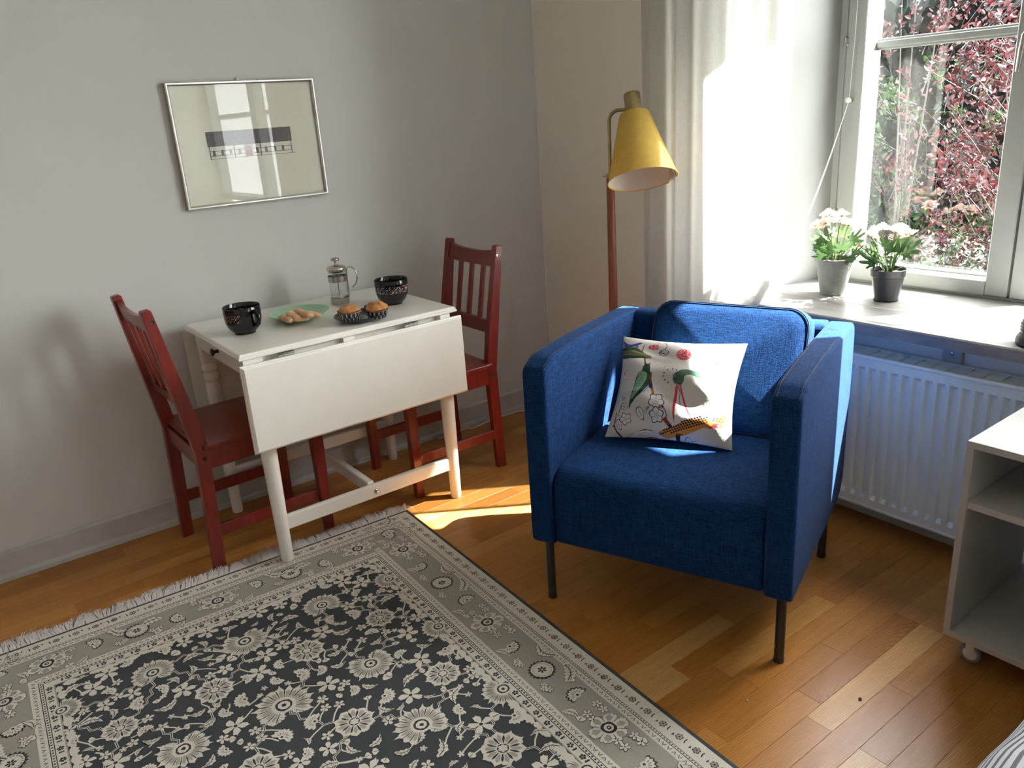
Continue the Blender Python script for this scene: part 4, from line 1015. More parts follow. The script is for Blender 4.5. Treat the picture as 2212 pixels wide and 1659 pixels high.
def P2(m, pts, lay, out=False):
    if m == 'cream' and lay in (6, 8) and OUTL[0] and len(pts) > 4:
        cx_ = sum(p[0] for p in pts)/len(pts); cy_ = sum(p[1] for p in pts)/len(pts); o_ = []
        for x, y in pts:
            d = math.hypot(x-cx_, y-cy_) or 1; o_.append((x+(x-cx_)/d*OUTL[0], y+(y-cy_)/d*OUTL[0]))
        P2('dark', o_, lay-1.5)
    k = len(rv); h = .0081+.00016*lay+(len(rf) % 89)*1.2e-6
    rv.extend(UV(u, v, h) for u, v in pts); rf.append(tuple(range(k, k+len(pts)))); rmi.append(RI[m])
def ring4(m, a, b_, lay):  # frame between insets a and b
    A = [(a, a), (RWD-a, a), (RWD-a, RLN-a), (a, RLN-a)]; B = [(b_, b_), (RWD-b_, b_), (RWD-b_, RLN-b_), (b_, RLN-b_)]
    for k in range(4): j = (k+1) % 4; P2(m, [A[k], A[j], B[j], B[k]], lay)
def line2(m, pts, w_, lay, taper=False):
    n = len(pts); L_, R_ = [], []
    for i, p in enumerate(pts):
        q0, q1 = pts[max(i-1, 0)], pts[min(i+1, n-1)]; dx, dy = q1[0]-q0[0], q1[1]-q0[1]; l = math.hypot(dx, dy) or 1
        ww = w_*(1-.7*i/(n-1)) if taper else w_
        L_.append((p[0]-dy/l*ww, p[1]+dx/l*ww)); R_.append((p[0]+dy/l*ww, p[1]-dx/l*ww))
    for i in range(n-1): P2(m, [L_[i], L_[i+1], R_[i+1], R_[i]], lay)
rr_ = random.Random(21)
def blob(m, c, r, lay, n=12, jag=0.0, sx=1, sy=1, rot=0):
    o = []
    for k in range(n):
        a = 2*PI*k/n; q = r*(1+jag*rr_.uniform(-1, 1)); x, y = q*sx*math.cos(a), q*sy*math.sin(a)
        o.append((c[0]+x*math.cos(rot)-y*math.sin(rot), c[1]+x*math.sin(rot)+y*math.cos(rot)))
    P2(m, o, lay)
def petals(m, c, r0, r1, n, wd, lay, rot=0, jag=.0, a0=0, a1=2*PI, tip=.5):
    for k in range(n):
        a = rot+a0+(a1-a0)*(k+(.5 if a1-a0 < 6 else 0))/n
        def pp(r, s): return (c[0]+r*math.cos(a)-s*math.sin(a), c[1]+r*math.sin(a)+s*math.cos(a))
        j = lambda: 1+jag*rr_.uniform(-1, 1)
        q = [pp(r0, -wd*.4), pp((r0+r1)*.5*j(), -wd*j()), pp(r1*.80*j(), -wd*1.05*j()), pp(r1*.93, -wd*tip), pp(r1*j(), 0), pp(r1*.93, wd*tip), pp(r1*.80*j(), wd*1.05*j()), pp((r0+r1)*.5*j(), wd*j()), pp(r0, wd*.4)]
        P2(m, q, lay)
def daisy(c, r, lay=8, rot=0, m1='cream', m2='dark', n=8):
    petals(m1, c, r*.2, r, n, r*.36, lay, rot, .10); petals(m2, c, r*.42, r*.80, n, r*.045, lay+2, rot+PI/n); blob(m2, c, r*.30, lay+3, 10); blob(m1, c, r*.19, lay+4, 8); blob(m2, c, r*.07, lay+5, 6)
def bigflower(c, r, rot=0, lay=8, m='cream'):
    """broad five-petalled blossom with dark petal creases"""
    n = 6; o = []
    for k in range(n):
        a = rot+2*PI*k/n
        for da, f in ((-.45, .72), (-.36, .90), (-.25, .97), (-.16, .90), (-.06, 1.02), (.05, .95), (.16, 1.0), (.28, .92), (.38, .93), (.46, .76)): o.append((c[0]+r*f*math.cos(a+da)*(1+rr_.uniform(-.03, .03)), c[1]+r*f*math.sin(a+da)*.86))
    P2(m, o, lay)
    petals('dark', c, r*.40, r*.86, n, r*.016, lay+2, rot+PI/n, .3)
    petals('mid', c, r*.42, r*.84, n, r*.17, lay+1, rot, .1)
    blob('dark', c, r*.36, lay+3, 14, .08); blob(m, c, r*.23, lay+4, 12); blob('dark', c, r*.12, lay+5, 8, .2); blob(m, c, r*.05, lay+6, 6)
def rosette(c, r, lay=8):
    petals('dark', c, r*.55, r*1.02, 20, r*.135, lay); blob('cream', c, r*.80, lay+1, 20, .03); petals('dark', c, r*.06, r*.34, 6, r*.08, lay+2); blob('cream', c, r*.06, lay+3, 6)
    petals('mid', c, r*.60, r*.76, 20, r*.05, lay+2)
def palmette(c, r, rot, lay=8, tips='dark'):
    petals(tips, c, r*.3, r*1.02, 9, r*.17, lay, rot, .06, -1.9, 1.9); petals('cream', c, r*.1, r*.86, 9, r*.13, lay+1, rot, .05, -1.9, 1.9); petals('dark', c, r*.25, r*.62, 7, r*.028, lay+2, rot, .1, -1.6, 1.6); blob('cream', c, r*.3, lay+3, 10); blob('dark', c, r*.13, lay+4, 8)
def leaf2(c, L, rot, lay=8, bend=.35, m='cream', w=.26, lobes=6):
    n = lobes*2; T_, B_ = [], []
    for i in range(n+1):
        t = i/n; s = math.sin(PI*min(1, t*1.0)**.8)*w*L*(1 if i % 2 else .66); x = t*L; y0 = bend*L*(t-.5)**2*2
        T_.append((x, y0+s)); B_.append((x-(.04*L if i % 2 else 0), y0-s*.85))
    o = T_+B_[::-1][1:-1]; ca_, sa_ = math.cos(rot), math.sin(rot)
    tr = lambda p: (c[0]+p[0]*ca_-p[1]*sa_, c[1]+p[0]*sa_+p[1]*ca_)
    P2(m, [tr(p) for p in o], lay)
    mid = [tr((t*L, bend*L*(t-.5)**2*2)) for t in (.08, .3, .5, .7, .88)]; line2('dark', mid, L*.018, lay+1)
    for t in (.28, .44, .60, .74):
        y0 = bend*L*(t-.5)**2*2
        for s in (1, -1): line2('dark', [tr((t*L, y0)), tr((t*L+.08*L, y0+s*w*L*.5*math.sin(PI*t)))], L*.010, lay+1)
def small5(c, r, lay=8, rot=0, m='cream', dk=True):
    petals(m, c, 0, r*1.08, 5, r*.27, lay, rot, .16, tip=.25)
    if dk: petals('dark', c, r*.22, r*.62, 5, r*.05, lay+2, rot+PI/5); blob('dark', c, r*.17, lay+2, 6); 
def bud(c, r, rot, lay=8):
    petals('cream', c, 0, r, 3, r*.30, lay, rot, .05, -.9, .9); line2('dark', [(c[0], c[1]), (c[0]+r*.7*math.cos(rot), c[1]+r*.7*math.sin(rot))], r*.05, lay+1)
# bands (insets from the outer edge)
ring4('cream', .011, .0615, 0); ring4('dark', .0605, .0690, 1); ring4('cream', .0620, .0675, 2); ring4('cream', .069, .088, 0); ring4('grey', .088, .200, 0)
ring4('mid', .088, .0895, 1); ring4('cream', .200, .2235, 0); ring4('dark', .2225, .2345, 1); ring4('cream', .2245, .2325, 2); ring4('cream', .2345, .258, 0)
ring4('mid', .2565, .260, 1)
P2('field', [(.2595, .2595), (RWD-.2595, .2595), (RWD-.2595, RLN-.2595), (.2595, RLN-.2595)], 0)
VIS_V = 1.75
def sides(fn, step, inset, length=True):
    """call fn(position, direction-angle) along the right, left and top runs at this inset"""
    s = inset+step*.5
    while s < VIS_V: fn((inset, s), PI/2, s); fn((RWD-inset, s), PI/2, s); s += step
    s = inset+step*.7
    while s < RWD-inset-step*.3: fn((s, inset), 0, s); s += step
def dash(L, W_, m='dark', lay=4, ang=0):
    def f(p, a, s):
        a += ang; dx, dy = math.cos(a)*L/2, math.sin(a)*L/2
        line2(m, [(p[0]-dx, p[1]-dy), (p[0]+dx, p[1]+dy)], W_, lay)
    return f
sides(dash(.0030, .0016), .0085, .0648); sides(dash(.0046, .0022), .0105, .2285)
def guard(p, a, s):
    k = int(round(s/.034)); r = .0098
    petals('dark', p, r*.35, r, 6, r*.32, 4, 0); petals('mid', p, r*.3, r*.78, 6, r*.2, 5, 0); blob('dark', p, r*.28, 6, 6)
    for t in (-1, 1):
        q = (p[0]+math.cos(a)*.0165*t, p[1]+math.sin(a)*.0165*t); line2('dark', [(q[0]-math.sin(a)*.008*t, q[1]+math.cos(a)*.008*t), q, (q[0]+math.sin(a)*.006+math.cos(a)*.003, q[1]-math.cos(a)*.006+math.sin(a)*.003)], .0014, 4)
sides(guard, .052, .036)
def guard2(p, a, s):
    r = .0085
    petals('dark', p, r*.2, r, 5, r*.34, 4, s*9); blob('cream', p, r*.22, 5, 6)
    for t in (-1, 1):
        q = (p[0]+math.cos(a)*.0155*t, p[1]+math.sin(a)*.0155*t); line2('dark', [(q[0]-math.sin(a)*.006*t, q[1]+math.cos(a)*.006*t), (q[0]+math.sin(a)*.006, q[1]-math.cos(a)*.006)], .0022, 4)
sides(guard2, .044, .2455)
def vee(p, a, s):
    t = .004*(1 if int(s/.021) % 2 else -1); ca_, sa_ = math.cos(a), math.sin(a)
    line2('dark', [(p[0]-ca_*.005-sa_*t, p[1]-sa_*.005+ca_*t), (p[0]+sa_*t, p[1]-ca_*t), (p[0]+ca_*.005-sa_*t, p[1]+sa_*.005+ca_*t)], .0010, 4)
sides(vee, .0165, .079); sides(vee, .0165, .211)
# main border: blossoms, rosettes, palmettes and leaves joined by a scrolling vine
def border_run(P, a, phase, first, last, per):
    """P(s, off) -> uv ; a = run direction"""
    s = first
    vine = []
    x = first-per*.5
    while x < last+.01: vine.append(P(x, .022*math.sin(2*PI*(x-first)/per*2+1.2))); x += .012
    line2('mid', vine, .0016, 3)
    k = 0
    while s < last:
        if k % 2 == 0: bigflower(P(s, 0), .052, a+.3)
        else: rosette(P(s, 0), .037)
        s += per/2; k += 1
    s = first-per*.25; k = 0
    while s < last:
        sg = 1 if k % 2 else -1
        palmette(P(s, .012*sg), .030, a+(0 if sg > 0 else PI)+.3)
        leaf2(P(s+sg*.045, -.035), .075, a+(.25 if sg > 0 else PI-.5), 8, .5)
        leaf2(P(s-sg*.015, .044), .050, a+.4, 8, -.4)
        for q in range(4): small5(P(s-sg*(.052+.012*q), .020*(1 if q % 2 else -1)-.010), .0125, 8, q)
        for q in range(3): small5(P(s+sg*(.060+.010*q), .030+.008*(q % 2)), .0105, 8, q*2)
        bud(P(s+.07, .040), .018, a+2); bud(P(s-.06, -.042), .018, a-1)
        s += per*.5; k += 1
OUTL[0] = .0013
border_run(lambda s, o: (.143+o, s), PI/2, 0, .250, VIS_V, .522)
border_run(lambda s, o: (RWD-.143-o, s), PI/2, 0, .250, 1.3, .522)
border_run(lambda s, o: (s, .143+o), 0, 0, .262, RWD-.20, .468)
OUTL[0] = 0
# dark field: mirrored about the middle
CU = RWD/2
F_big = [((CU, .405), .062), ((CU, .733), .072), ((.484, .380), .056), ((.484, .725), .060), ((.484, 1.010), .064), ((CU, 1.12), .070), ((.262, .385), .048), ((.262, .70), .048), ((.262, 1.03), .055), ((.484, 1.36), .06), ((CU, 1.46), .07), ((.262, 1.36), .05)]
F_ros = [((.600, .560), .052), ((.374, .552), .046), ((.352, .882), .050), ((.607, .898), .052), ((.372, 1.193), .055), ((.607, 1.23), .052), ((.60, 1.55), .05), ((.37, 1.5), .05)]
def mir(c): return (2*CU-c[0], c[1])
taken = []
def inside(c, m=.0): return .262+m < c[0] < RWD-.262-m and .262+m < c[1] < VIS_V
def clipfan(c, r, rot): palmfan(c, r, rot)
def grand(c, r, rot):
    """large palmette: ragged petals around a shield heart"""
    half = abs(c[0]-.262) < .01 or abs(c[0]-(RWD-.262)) < .01
    sp = (-1.45, 1.45) if half else (-2.5, 2.5); n = 9 if half else 14
    petals('cream', c, r*.22, r*1.05, n, r*.17, 8, rot, .14, *sp, tip=.3); petals('mid', c, r*.42, r*.84, n, r*.07, 10, rot, .1, *sp); petals('dark', c, r*.42, r*.92, n, r*.022, 11, rot+(sp[1]-sp[0])/n/2, .15, *sp)
    blob('cream', c, r*.42, 12, 10, .05); blob('dark', c, r*.30, 13, 10, .05); blob('cream', c, r*.22, 14, 8, .05); blob('dark', c, r*.09, 15, 6, .2)
    if not half:
        for s_ in (-1, 1):
            a = rot+PI+s_*.55; leaf2((c[0]+r*.2*math.cos(a), c[1]+r*.2*math.sin(a)), r*.8, a, 7, .5*s_)
def star(c, r):
    petals('cream', c, r*.2, r, 10, r*.24, 8, 0, .08, tip=.25); petals('mid', c, r*.35, r*.8, 10, r*.10, 9, 0, .1); petals('dark', c, r*.30, r*.74, 10, r*.05, 10, PI/10); blob('dark', c, r*.26, 11, 10); petals('cream', c, 0, r*.22, 6, r*.07, 12)
nodes = []
for i, (c, r) in enumerate(F_big):
    for cc in ({c, mir(c)} if abs(c[0]-CU) > .01 else {c}):
        rot = -PI/2 if i % 3 else PI/2
        if abs(cc[0]-.262) < .01: rot = 0
        if abs(cc[0]-(RWD-.262)) < .01: rot = PI
        grand(cc, r, rot); taken.append((cc, r)); nodes.append(cc)
for c, r in F_ros:
    for cc in (c, mir(c)): star(cc, r); taken.append((cc, r)); nodes.append(cc)
# vines between neighbouring motifs, angular and doubled
def vine(a, b_, seed):
    q = random.Random(seed); n = 6; pts = []
    dx, dy = b_[0]-a[0], b_[1]-a[1]; L = math.hypot(dx, dy); bow = q.choice((-1, 1))*.14*L
    for i in range(n*2+1):
        t = i/(n*2); o = bow*math.sin(PI*t)+(.005 if i % 2 else -.005); pts.append((a[0]+dx*t-dy/L*o, a[1]+dy*t+dx/L*o))
    pts = [p for p in pts if inside(p)]
    if len(pts) < 3: return []
    line2('cream', pts, .0034, 3); line2('field', pts, .0013, 4); return pts
vp_ = []
for i, a in enumerate(nodes):
    ds = sorted((math.dist(a, c), j) for j, c in enumerate(nodes) if j != i)
    for d, j in ds[:3]:
        if j > i or True: 
            if d < .30 and (i < j): vp_ += vine(a, nodes[j], int(abs(a[0]-CU)*1000)+int(a[1]*1000)+int(abs(nodes[j][0]-CU)*777))
ok = lambda c, r: inside(c, r*.6) and all(math.dist(c, t[0]) > t[1]*1.0+r*1.08 for t in taken)
q_ = random.Random(77)
for r, tries, kinds in ((.028, 260, 'abc'), (.021, 800, 'abcc'), (.014, 1000, 'acde'), (.009, 800, 'de')):
    for _ in range(tries):
        c = (q_.uniform(.27, CU+.02), q_.uniform(.27, VIS_V))
        if not ok(c, r): continue
        k = q_.choice(kinds); rot = q_.uniform(0, 2*PI); cs = [(c, 1), (mir(c), -1)]
        if abs(c[0]-CU) < r: cs = cs[:1]
        for cc, s in cs:
            if s < 0: rot_ = PI-rot
            else: rot_ = rot
            if k == 'a': small5(cc, r*1.08, 8, rot_); taken.append((cc, r))
            elif k == 'b': palmette(cc, r, rot_, 8, 'cream'); taken.append((cc, r))
            elif k == 'c':
                leaf2((cc[0]-r*math.cos(rot_), cc[1]-r*math.sin(rot_)), r*2.1, rot_, 8, .5*s, w=.24, lobes=4); taken.append((cc, r*.9))
            elif k == 'd': small5(cc, r, 8, rot_, 'cream', r > .012); taken.append((cc, r))
            else: bud((cc[0]-r*.5*math.cos(rot_), cc[1]-r*.5*math.sin(rot_)), r*1.7, rot_); taken.append((cc, r))
        # little stalk towards the nearest vine point
        near = min(vp_, key=lambda p: math.dist(p, c)); d = math.dist(near, c)
        if d < .07:
            line2('cream', [c, ((c[0]+near[0])/2+.004, (c[1]+near[1])/2), near], .0020, 2)
            if len(cs) > 1: c2 = mir(c); n2 = mir(near); line2('cream', [c2, ((c2[0]+n2[0])/2-.004, (c2[1]+n2[1])/2), n2], .0020, 2)
# ragged cream edging of leaves along the field's rim
s = .285
while s < VIS_V:
    for x0, d in ((.262, 0), (RWD-.262, PI)):
        if all(math.dist((x0, s), t[0]) > t[1] for t in taken if abs(t[0][0]-x0) < .07): petals('cream', (x0, s), 0, rr_.uniform(.014, .026), 4, .006, 6, d, .2, -1.3, 1.3)
    s += .031
s = .285
while s < RWD-.27:
    if all(math.dist((s, .262), t[0]) > t[1] for t in taken if t[0][1] < .35): petals('cream', (s, .262), 0, rr_.uniform(.014, .028), 4, .006, 6, PI/2, .2, -1.3, 1.3)
    s += .031
o = pyobj('woven_pattern', rv, rf, [MT['rug_'+k] for k in RM], rug, None, rmi); o['kind'] = 'stuff'
# fringe along the far short side
fr_ = random.Random(9); v, f = [], []
ntas = 170
for t in range(ntas):
    u0 = RWD*(t+.5)/ntas; grp = .72+.38*math.sin(u0*23+2*math.sin(u0*7))**2; lean = .55*math.sin(u0*31+math.sin(u0*12)*3)+fr_.uniform(-.35, .35); Lt = grp*fr_.uniform(.060, .092)
    for s_ in range(17):
        u = u0+fr_.uniform(-.0035, .0035); L = Lt*fr_.uniform(.7, 1.1); a = lean+fr_.uniform(-.32, .32); crl = fr_.uniform(-3.0, 3.0); h = .006; wd = .0008
        x, y = u, .003; k = len(v); n = 5
        up = fr_.uniform(.2, 1.0)
        for i in range(n+1):
            tt = i/n; z = .0065+.026*up*math.sin(PI*min(1, tt*1.15))*(1-.3*tt); z = max(.0008+fr_.random()*.002, z*(1-tt**3)+.001)
            nx, ny = math.cos(a), math.sin(a)
            v.append(UV(x-wd*nx, y, z)); v.append(UV(x+wd*nx, y, z+.0004))
            x += math.sin(a)*L/n; y -= math.cos(a)*L/n; a += crl/n
        for i in range(n): q = k+2*i; f.append((q, q+1, q+3, q+2))
o = pyobj('fringe', v, f, MT['fringe'], rug); o['kind'] = 'stuff'
b = NB(); pts = [UV(RWD*i/80, -.0005+.0006*math.sin(i), .005) for i in range(81)]; tube(b, pts, .0035, 6); obj('bound_edge', b, MT['rug_cream'], rug)
# ------------------------------------------------------------ printed throw cushion
NG = 380
def hexc(r, g, b): return srgb(r, g, b)[:3]
img = np.zeros((NG+1, NG+1, 3)); img[:] = hexc(216, 212, 206)
# the print is drawn in a 1970 x 1659 frame; corners of the cushion face in it
CQ = np.array([(350, 240), (1750, 305), (1580, 1540), (145, 1395)], float)  # TL TR BR BL
uu, vv_ = np.meshgrid(np.linspace(0, 1, NG+1), np.linspace(0, 1, NG+1), indexing='ij')   # u right, v up
def quad(u, v):
    return (CQ[3]*((1-u)*(1-v))[..., None] + CQ[2]*(u*(1-v))[..., None] + CQ[1]*(u*v)[..., None] + CQ[0]*((1-u)*v)[..., None])
def bowl(u, v):   # concave cushion sides
    return u + (.5-u)*2*.045*np.sin(PI*v)*(np.abs(2*u-1)), v + (.5-v)*2*.035*np.sin(PI*u)*(np.abs(2*v-1))
ub, vb = bowl(uu, vv_); PXY = quad(ub, vb)
def fill(pts, c, alpha=1.0):
    p = np.array(pts, float); x0, y0 = p.min(0)-1; x1, y1 = p.max(0)+1
    sel = (PXY[..., 0] > x0) & (PXY[..., 0] < x1) & (PXY[..., 1] > y0) & (PXY[..., 1] < y1)
    ii = np.nonzero(sel); X = PXY[..., 0][ii]; Y = PXY[..., 1][ii]; ins = np.zeros(len(X), bool)
    j = len(p)-1
    for i in range(len(p)):
        xi, yi = p[i]; xj, yj = p[j]
        if yi != yj: ins ^= ((yi > Y) != (yj > Y)) & (X < (xj-xi)*(Y-yi)/(yj-yi)+xi)
        j = i
    a, b_ = ii[0][ins], ii[1][ins]; img[a, b_] = img[a, b_]*(1-alpha)+np.array(hexc(*c))*alpha
def ell(cx, cy, rx, ry, c, rot=0, n=24, wob=0, lob=5, alpha=1.0):
    fill([(cx+(rx*(1+wob*math.cos(lob*t*2*PI/n))*math.cos(2*PI*t/n)*math.cos(rot)-ry*(1+wob*math.cos(lob*t*2*PI/n))*math.sin(2*PI*t/n)*math.sin(rot)), cy+(rx*(1+wob*math.cos(lob*t*2*PI/n))*math.cos(2*PI*t/n)*math.sin(rot)+ry*(1+wob*math.cos(lob*t*2*PI/n))*math.sin(2*PI*t/n)*math.cos(rot))) for t in range(n)], c, alpha)
def stroke(pts, w_, c, w1=None):
    n = len(pts); L_, R_ = [], []; w1 = w_ if w1 is None else w1
    for i, p in enumerate(pts):
        a, b_ = pts[max(i-1, 0)], pts[min(i+1, n-1)]; dx, dy = b_[0]-a[0], b_[1]-a[1]; l = math.hypot(dx, dy) or 1; ww = w_+(w1-w_)*i/(n-1)
        L_.append((p[0]-dy/l*ww, p[1]+dx/l*ww)); R_.append((p[0]+dy/l*ww, p[1]-dx/l*ww))
    for i in range(n-1): fill([L_[i], L_[i+1], R_[i+1], R_[i]], c)
GR, DG, BLU, NAV, RED, BRN, TAN, ORG, BLK, WHT, LG = (78, 112, 88), (52, 84, 62), (60, 84, 168), (34, 40, 110), (205, 62, 80), (126, 78, 46), (150, 146, 104), (214, 142, 60), (38, 36, 44), (228, 226, 222), (140, 184, 150)
# upper left: blue bird wing and long green tail
fill([(355, 300), (420, 345), (480, 350), (560, 325), (605, 335), (520, 372), (440, 385), (372, 378)], BLU); fill([(370, 335), (402, 350), (372, 362)], RED)
fill([(350, 395), (420, 375), (520, 385), (570, 415), (640, 470), (720, 505), (715, 538), (620, 528), (500, 528), (355, 520)], DG)
fill([(345, 420), (500, 430), (640, 475), (725, 508), (712, 542), (620, 505), (480, 490), (345, 478)], TAN)
for k in range(28): x = 362+k*12.5; y = 425+max(0, (k-8))*3.6; stroke([(x, y+8), (x+3, y+46-k*.6)], 1.6, (88, 84, 60))
stroke([(600, 440), (610, 400), (618, 365), (632, 348)], 7, BRN, 3); ell(537, 380, 17, 12, RED); stroke([(640, 530), (648, 570), (655, 600)], 9, BRN, 11)
# berries
ell(738, 392, 66, 36, RED, 0, 20, .03, 7); stroke([(745, 385), (780, 362), (802, 335)], 4, BRN, 3)
ell(862, 464, 62, 38, (40, 44, 64)); stroke([(850, 440), (885, 405), (892, 370), (862, 332)], 5, BRN, 4)
ell(1088, 488, 82, 68, RED, 0, 24, .02, 9); stroke([(1095, 470), (1135, 435), (1155, 400), (1163, 365)], 5, BRN, 4)
rn = random.Random(4)
for cx_, cy_, rx, ry, n_, c_ in ((738, 392, 60, 32, 70, (240, 170, 176)), (862, 464, 56, 33, 110, WHT), (1088, 488, 74, 60, 110, (244, 180, 186))):
    for _ in range(n_):
        a, q = rn.uniform(0, 2*PI), math.sqrt(rn.random()); x, y = cx_+rx*q*math.cos(a), cy_+ry*q*math.sin(a); t = rn.uniform(0, PI); stroke([(x-5*math.cos(t), y-5*math.sin(t)), (x+5*math.cos(t), y+5*math.sin(t))], 2.2, c_)
# climbing bird
stroke([(655, 600), (700, 700), (720, 800), (735, 880), (755, 960)], 12, BRN, 14); stroke([(650, 590), (690, 660), (725, 760)], 6, BLK, 5); stroke([(735, 900), (748, 950)], 8, ORG, 8)
fill([(655, 602), (700, 598), (712, 625), (712, 680), (728, 730), (722, 790), (690, 860), (620, 940), (540, 1000), (480, 1060), (460, 1105), (452, 1070), (478, 990), (505, 920), (530, 830), (545, 760), (580, 700), (620, 680), (630, 630)], DG)
fill([(585, 695), (640, 690), (682, 715), (675, 770), (640, 830), (600, 900), (550, 950), (500, 1000), (482, 998), (520, 900), (548, 800)], LG)
for r_i in range(15):
    for c_i in range(6):
        x = 588-r_i*6.5+c_i*16+r_i*.2; y = 708+r_i*19+c_i*3
        if c_i < 5-(r_i*.26): stroke([(x, y), (x-2, y+9)], 3.0, (52, 66, 52))
fill([(690, 735), (735, 700), (732, 760), (712, 790)], BRN); fill([(690, 607), (713, 580), (714, 615)], RED); ell(668, 626, 13, 13, (30, 40, 70)); ell(668, 626, 4, 4, BLK)
fill([(700, 825), (735, 830), (745, 870), (720, 890), (698, 870)], NAV); stroke([(700, 868), (650, 925), (628, 905)], 4, BLU, 4)
# crane-like neck with crest and long red bill
fill([(975, 790), (978, 745), (1005, 712), (1060, 682), (1130, 675), (1210, 685), (1290, 720), (1370, 760), (1450, 790), (1540, 830), (1570, 890), (1600, 930), (1560, 950), (1500, 900), (1410, 870), (1330, 815), (1250, 770), (1180, 735), (1130, 742), (1105, 770), (1100, 810), (1075, 850), (1030, 845), (990, 830)], GR)
for k in range(20): t = k/19; x = 1062+t*310; y = 682-24*math.sin(PI*min(1, t*1.3))+t*82; stroke([(x, y+8), (x+16, y-12)], 2.6, (58, 78, 118))
ell(1012, 788, 15, 15, BLU); ell(1012, 788, 6, 6, NAV)
for x, y in ((918, 680), (975, 667), (1018, 680), (877, 712), (868, 748), (884, 789), (918, 819)): stroke([(1000, 755), ((1000+x)/2+4, (755+y)/2-6), (x, y)], 1.4, (150, 150, 146)); ell(x, y, 8.5, 8, NAV)
stroke([(1015, 845), (1032, 838), (1070, 858)], 5, BRN, 4)
fill([(1005, 850), (1030, 848), (1018, 950), (1000, 1080), (988, 1200), (980, 1280), (968, 1180), (975, 1040), (990, 930)], RED)
fill([(1048, 852), (1070, 862), (1082, 950), (1110, 1060), (1145, 1150), (1172, 1228), (1120, 1140), (1080, 1030), (1060, 940)], RED)
stroke([(1035, 855), (1050, 930), (1038, 1000), (1055, 1080)], 5.5, BLU, 3)
# pale scaled bird at the upper right
fill([(1240, 415), (1262, 430), (1272, 500), (1340, 590), (1400, 640), (1460, 695), (1390, 660), (1320, 610), (1262, 540), (1242, 480)], LG)
for x, y, r in ((1285, 480, 26), (1330, 478, 32), (1385, 540, 34), (1310, 535, 26), (1445, 600, 30), (1380, 590, 26), (1500, 520, 30), (1440, 480, 30), (1500, 610, 28), (1540, 580, 26), (1425, 655, 22)):
    stroke([(x+r*math.cos(R(a)), y+r*.9*math.sin(R(a))) for a in range(170, 380, 15)], 4, LG)
for _ in range(26): x, y = rn.uniform(1380, 1690), rn.uniform(330, 640); stroke([(x, y), (x+18, y+rn.uniform(-12, 16))], 4, LG)
for _ in range(16): x, y = rn.uniform(1440, 1590), rn.uniform(830, 990); stroke([(x, y), (x+30, y+rn.uniform(4, 26))], 3.5, LG)
# white blossoms outlined in blue
def blossom(cx_, cy_, r, rot=0, sq=1.0):
    for rad, c_ in ((r, NAV), (r*.88, WHT)):
        ell(cx_, cy_, rad, rad*sq, c_, rot, 50, .14, 5)
    for k in range(5): a = rot+R(36+72*k); stroke([(cx_+r*.2*math.cos(a), cy_+r*.2*math.sin(a)), (cx_+r*.75*math.cos(a), cy_+r*.75*sq*math.sin(a))], 2.2, NAV); a = rot+R(72*k); ell(cx_+r*.3*math.cos(a), cy_+r*.3*math.sin(a), 4, 4, (150, 130, 60))
    ell(cx_, cy_, r*.12, r*.12, (150, 160, 120))
blossom(792, 1035, 84, .3); blossom(788, 1185, 80, .9); blossom(412, 1212, 66, .5); blossom(395, 1075, 40, .2); blossom(390, 985, 24, .1)
def trumpet(cx_, cy_, rx, ry, rot):
    for f_, c_ in ((1, NAV), (.86, WHT)): ell(cx_, cy_, rx*f_, ry*f_, c_, rot, 40, .10, 3)
    stroke([(cx_-rx*.5*math.cos(rot), cy_-rx*.5*math.sin(rot)), (cx_+rx*.5*math.cos(rot), cy_+rx*.5*math.sin(rot))], 3, NAV)
trumpet(592, 1155, 76, 40, 1.15); stroke([(625, 1150), (700, 1100)], 3, TAN); stroke([(640, 1165), (700, 1110)], 3, TAN); ell(688, 1110, 26, 14, (140, 150, 100), -.6); stroke([(705, 1098), (745, 1085)], 3, RED)
trumpet(332, 1270, 62, 30, 1.2); trumpet(1122, 1460, 56, 30, 1.0); stroke([(1150, 1455), (1205, 1448)], 3, TAN); stroke([(1155, 1475), (1205, 1468)], 3, RED)
for f_, c_ in ((1, NAV), (.88, WHT)): fill([(383+ (420-383)*(1-f_), 690), (425, 648+6*(1-f_)*5), (455*f_+420*(1-f_), 690), (440, 745), (425, 775-(1-f_)*30), (392, 735)], c_)
for k in range(4): stroke([(385, 700), (432, 668+k*26)], 2, RED)
stroke([(370, 1040), (330, 1130), (318, 1170)], 4, BRN, 5); stroke([(318, 1170), (350, 1185)], 3, BRN); stroke([(300, 1140), (290, 1200), (268, 1290), (300, 1350), (350, 1400)], 4, (110, 34, 34), 10); ell(268, 1290, 18, 10, (110, 34, 34), .5)
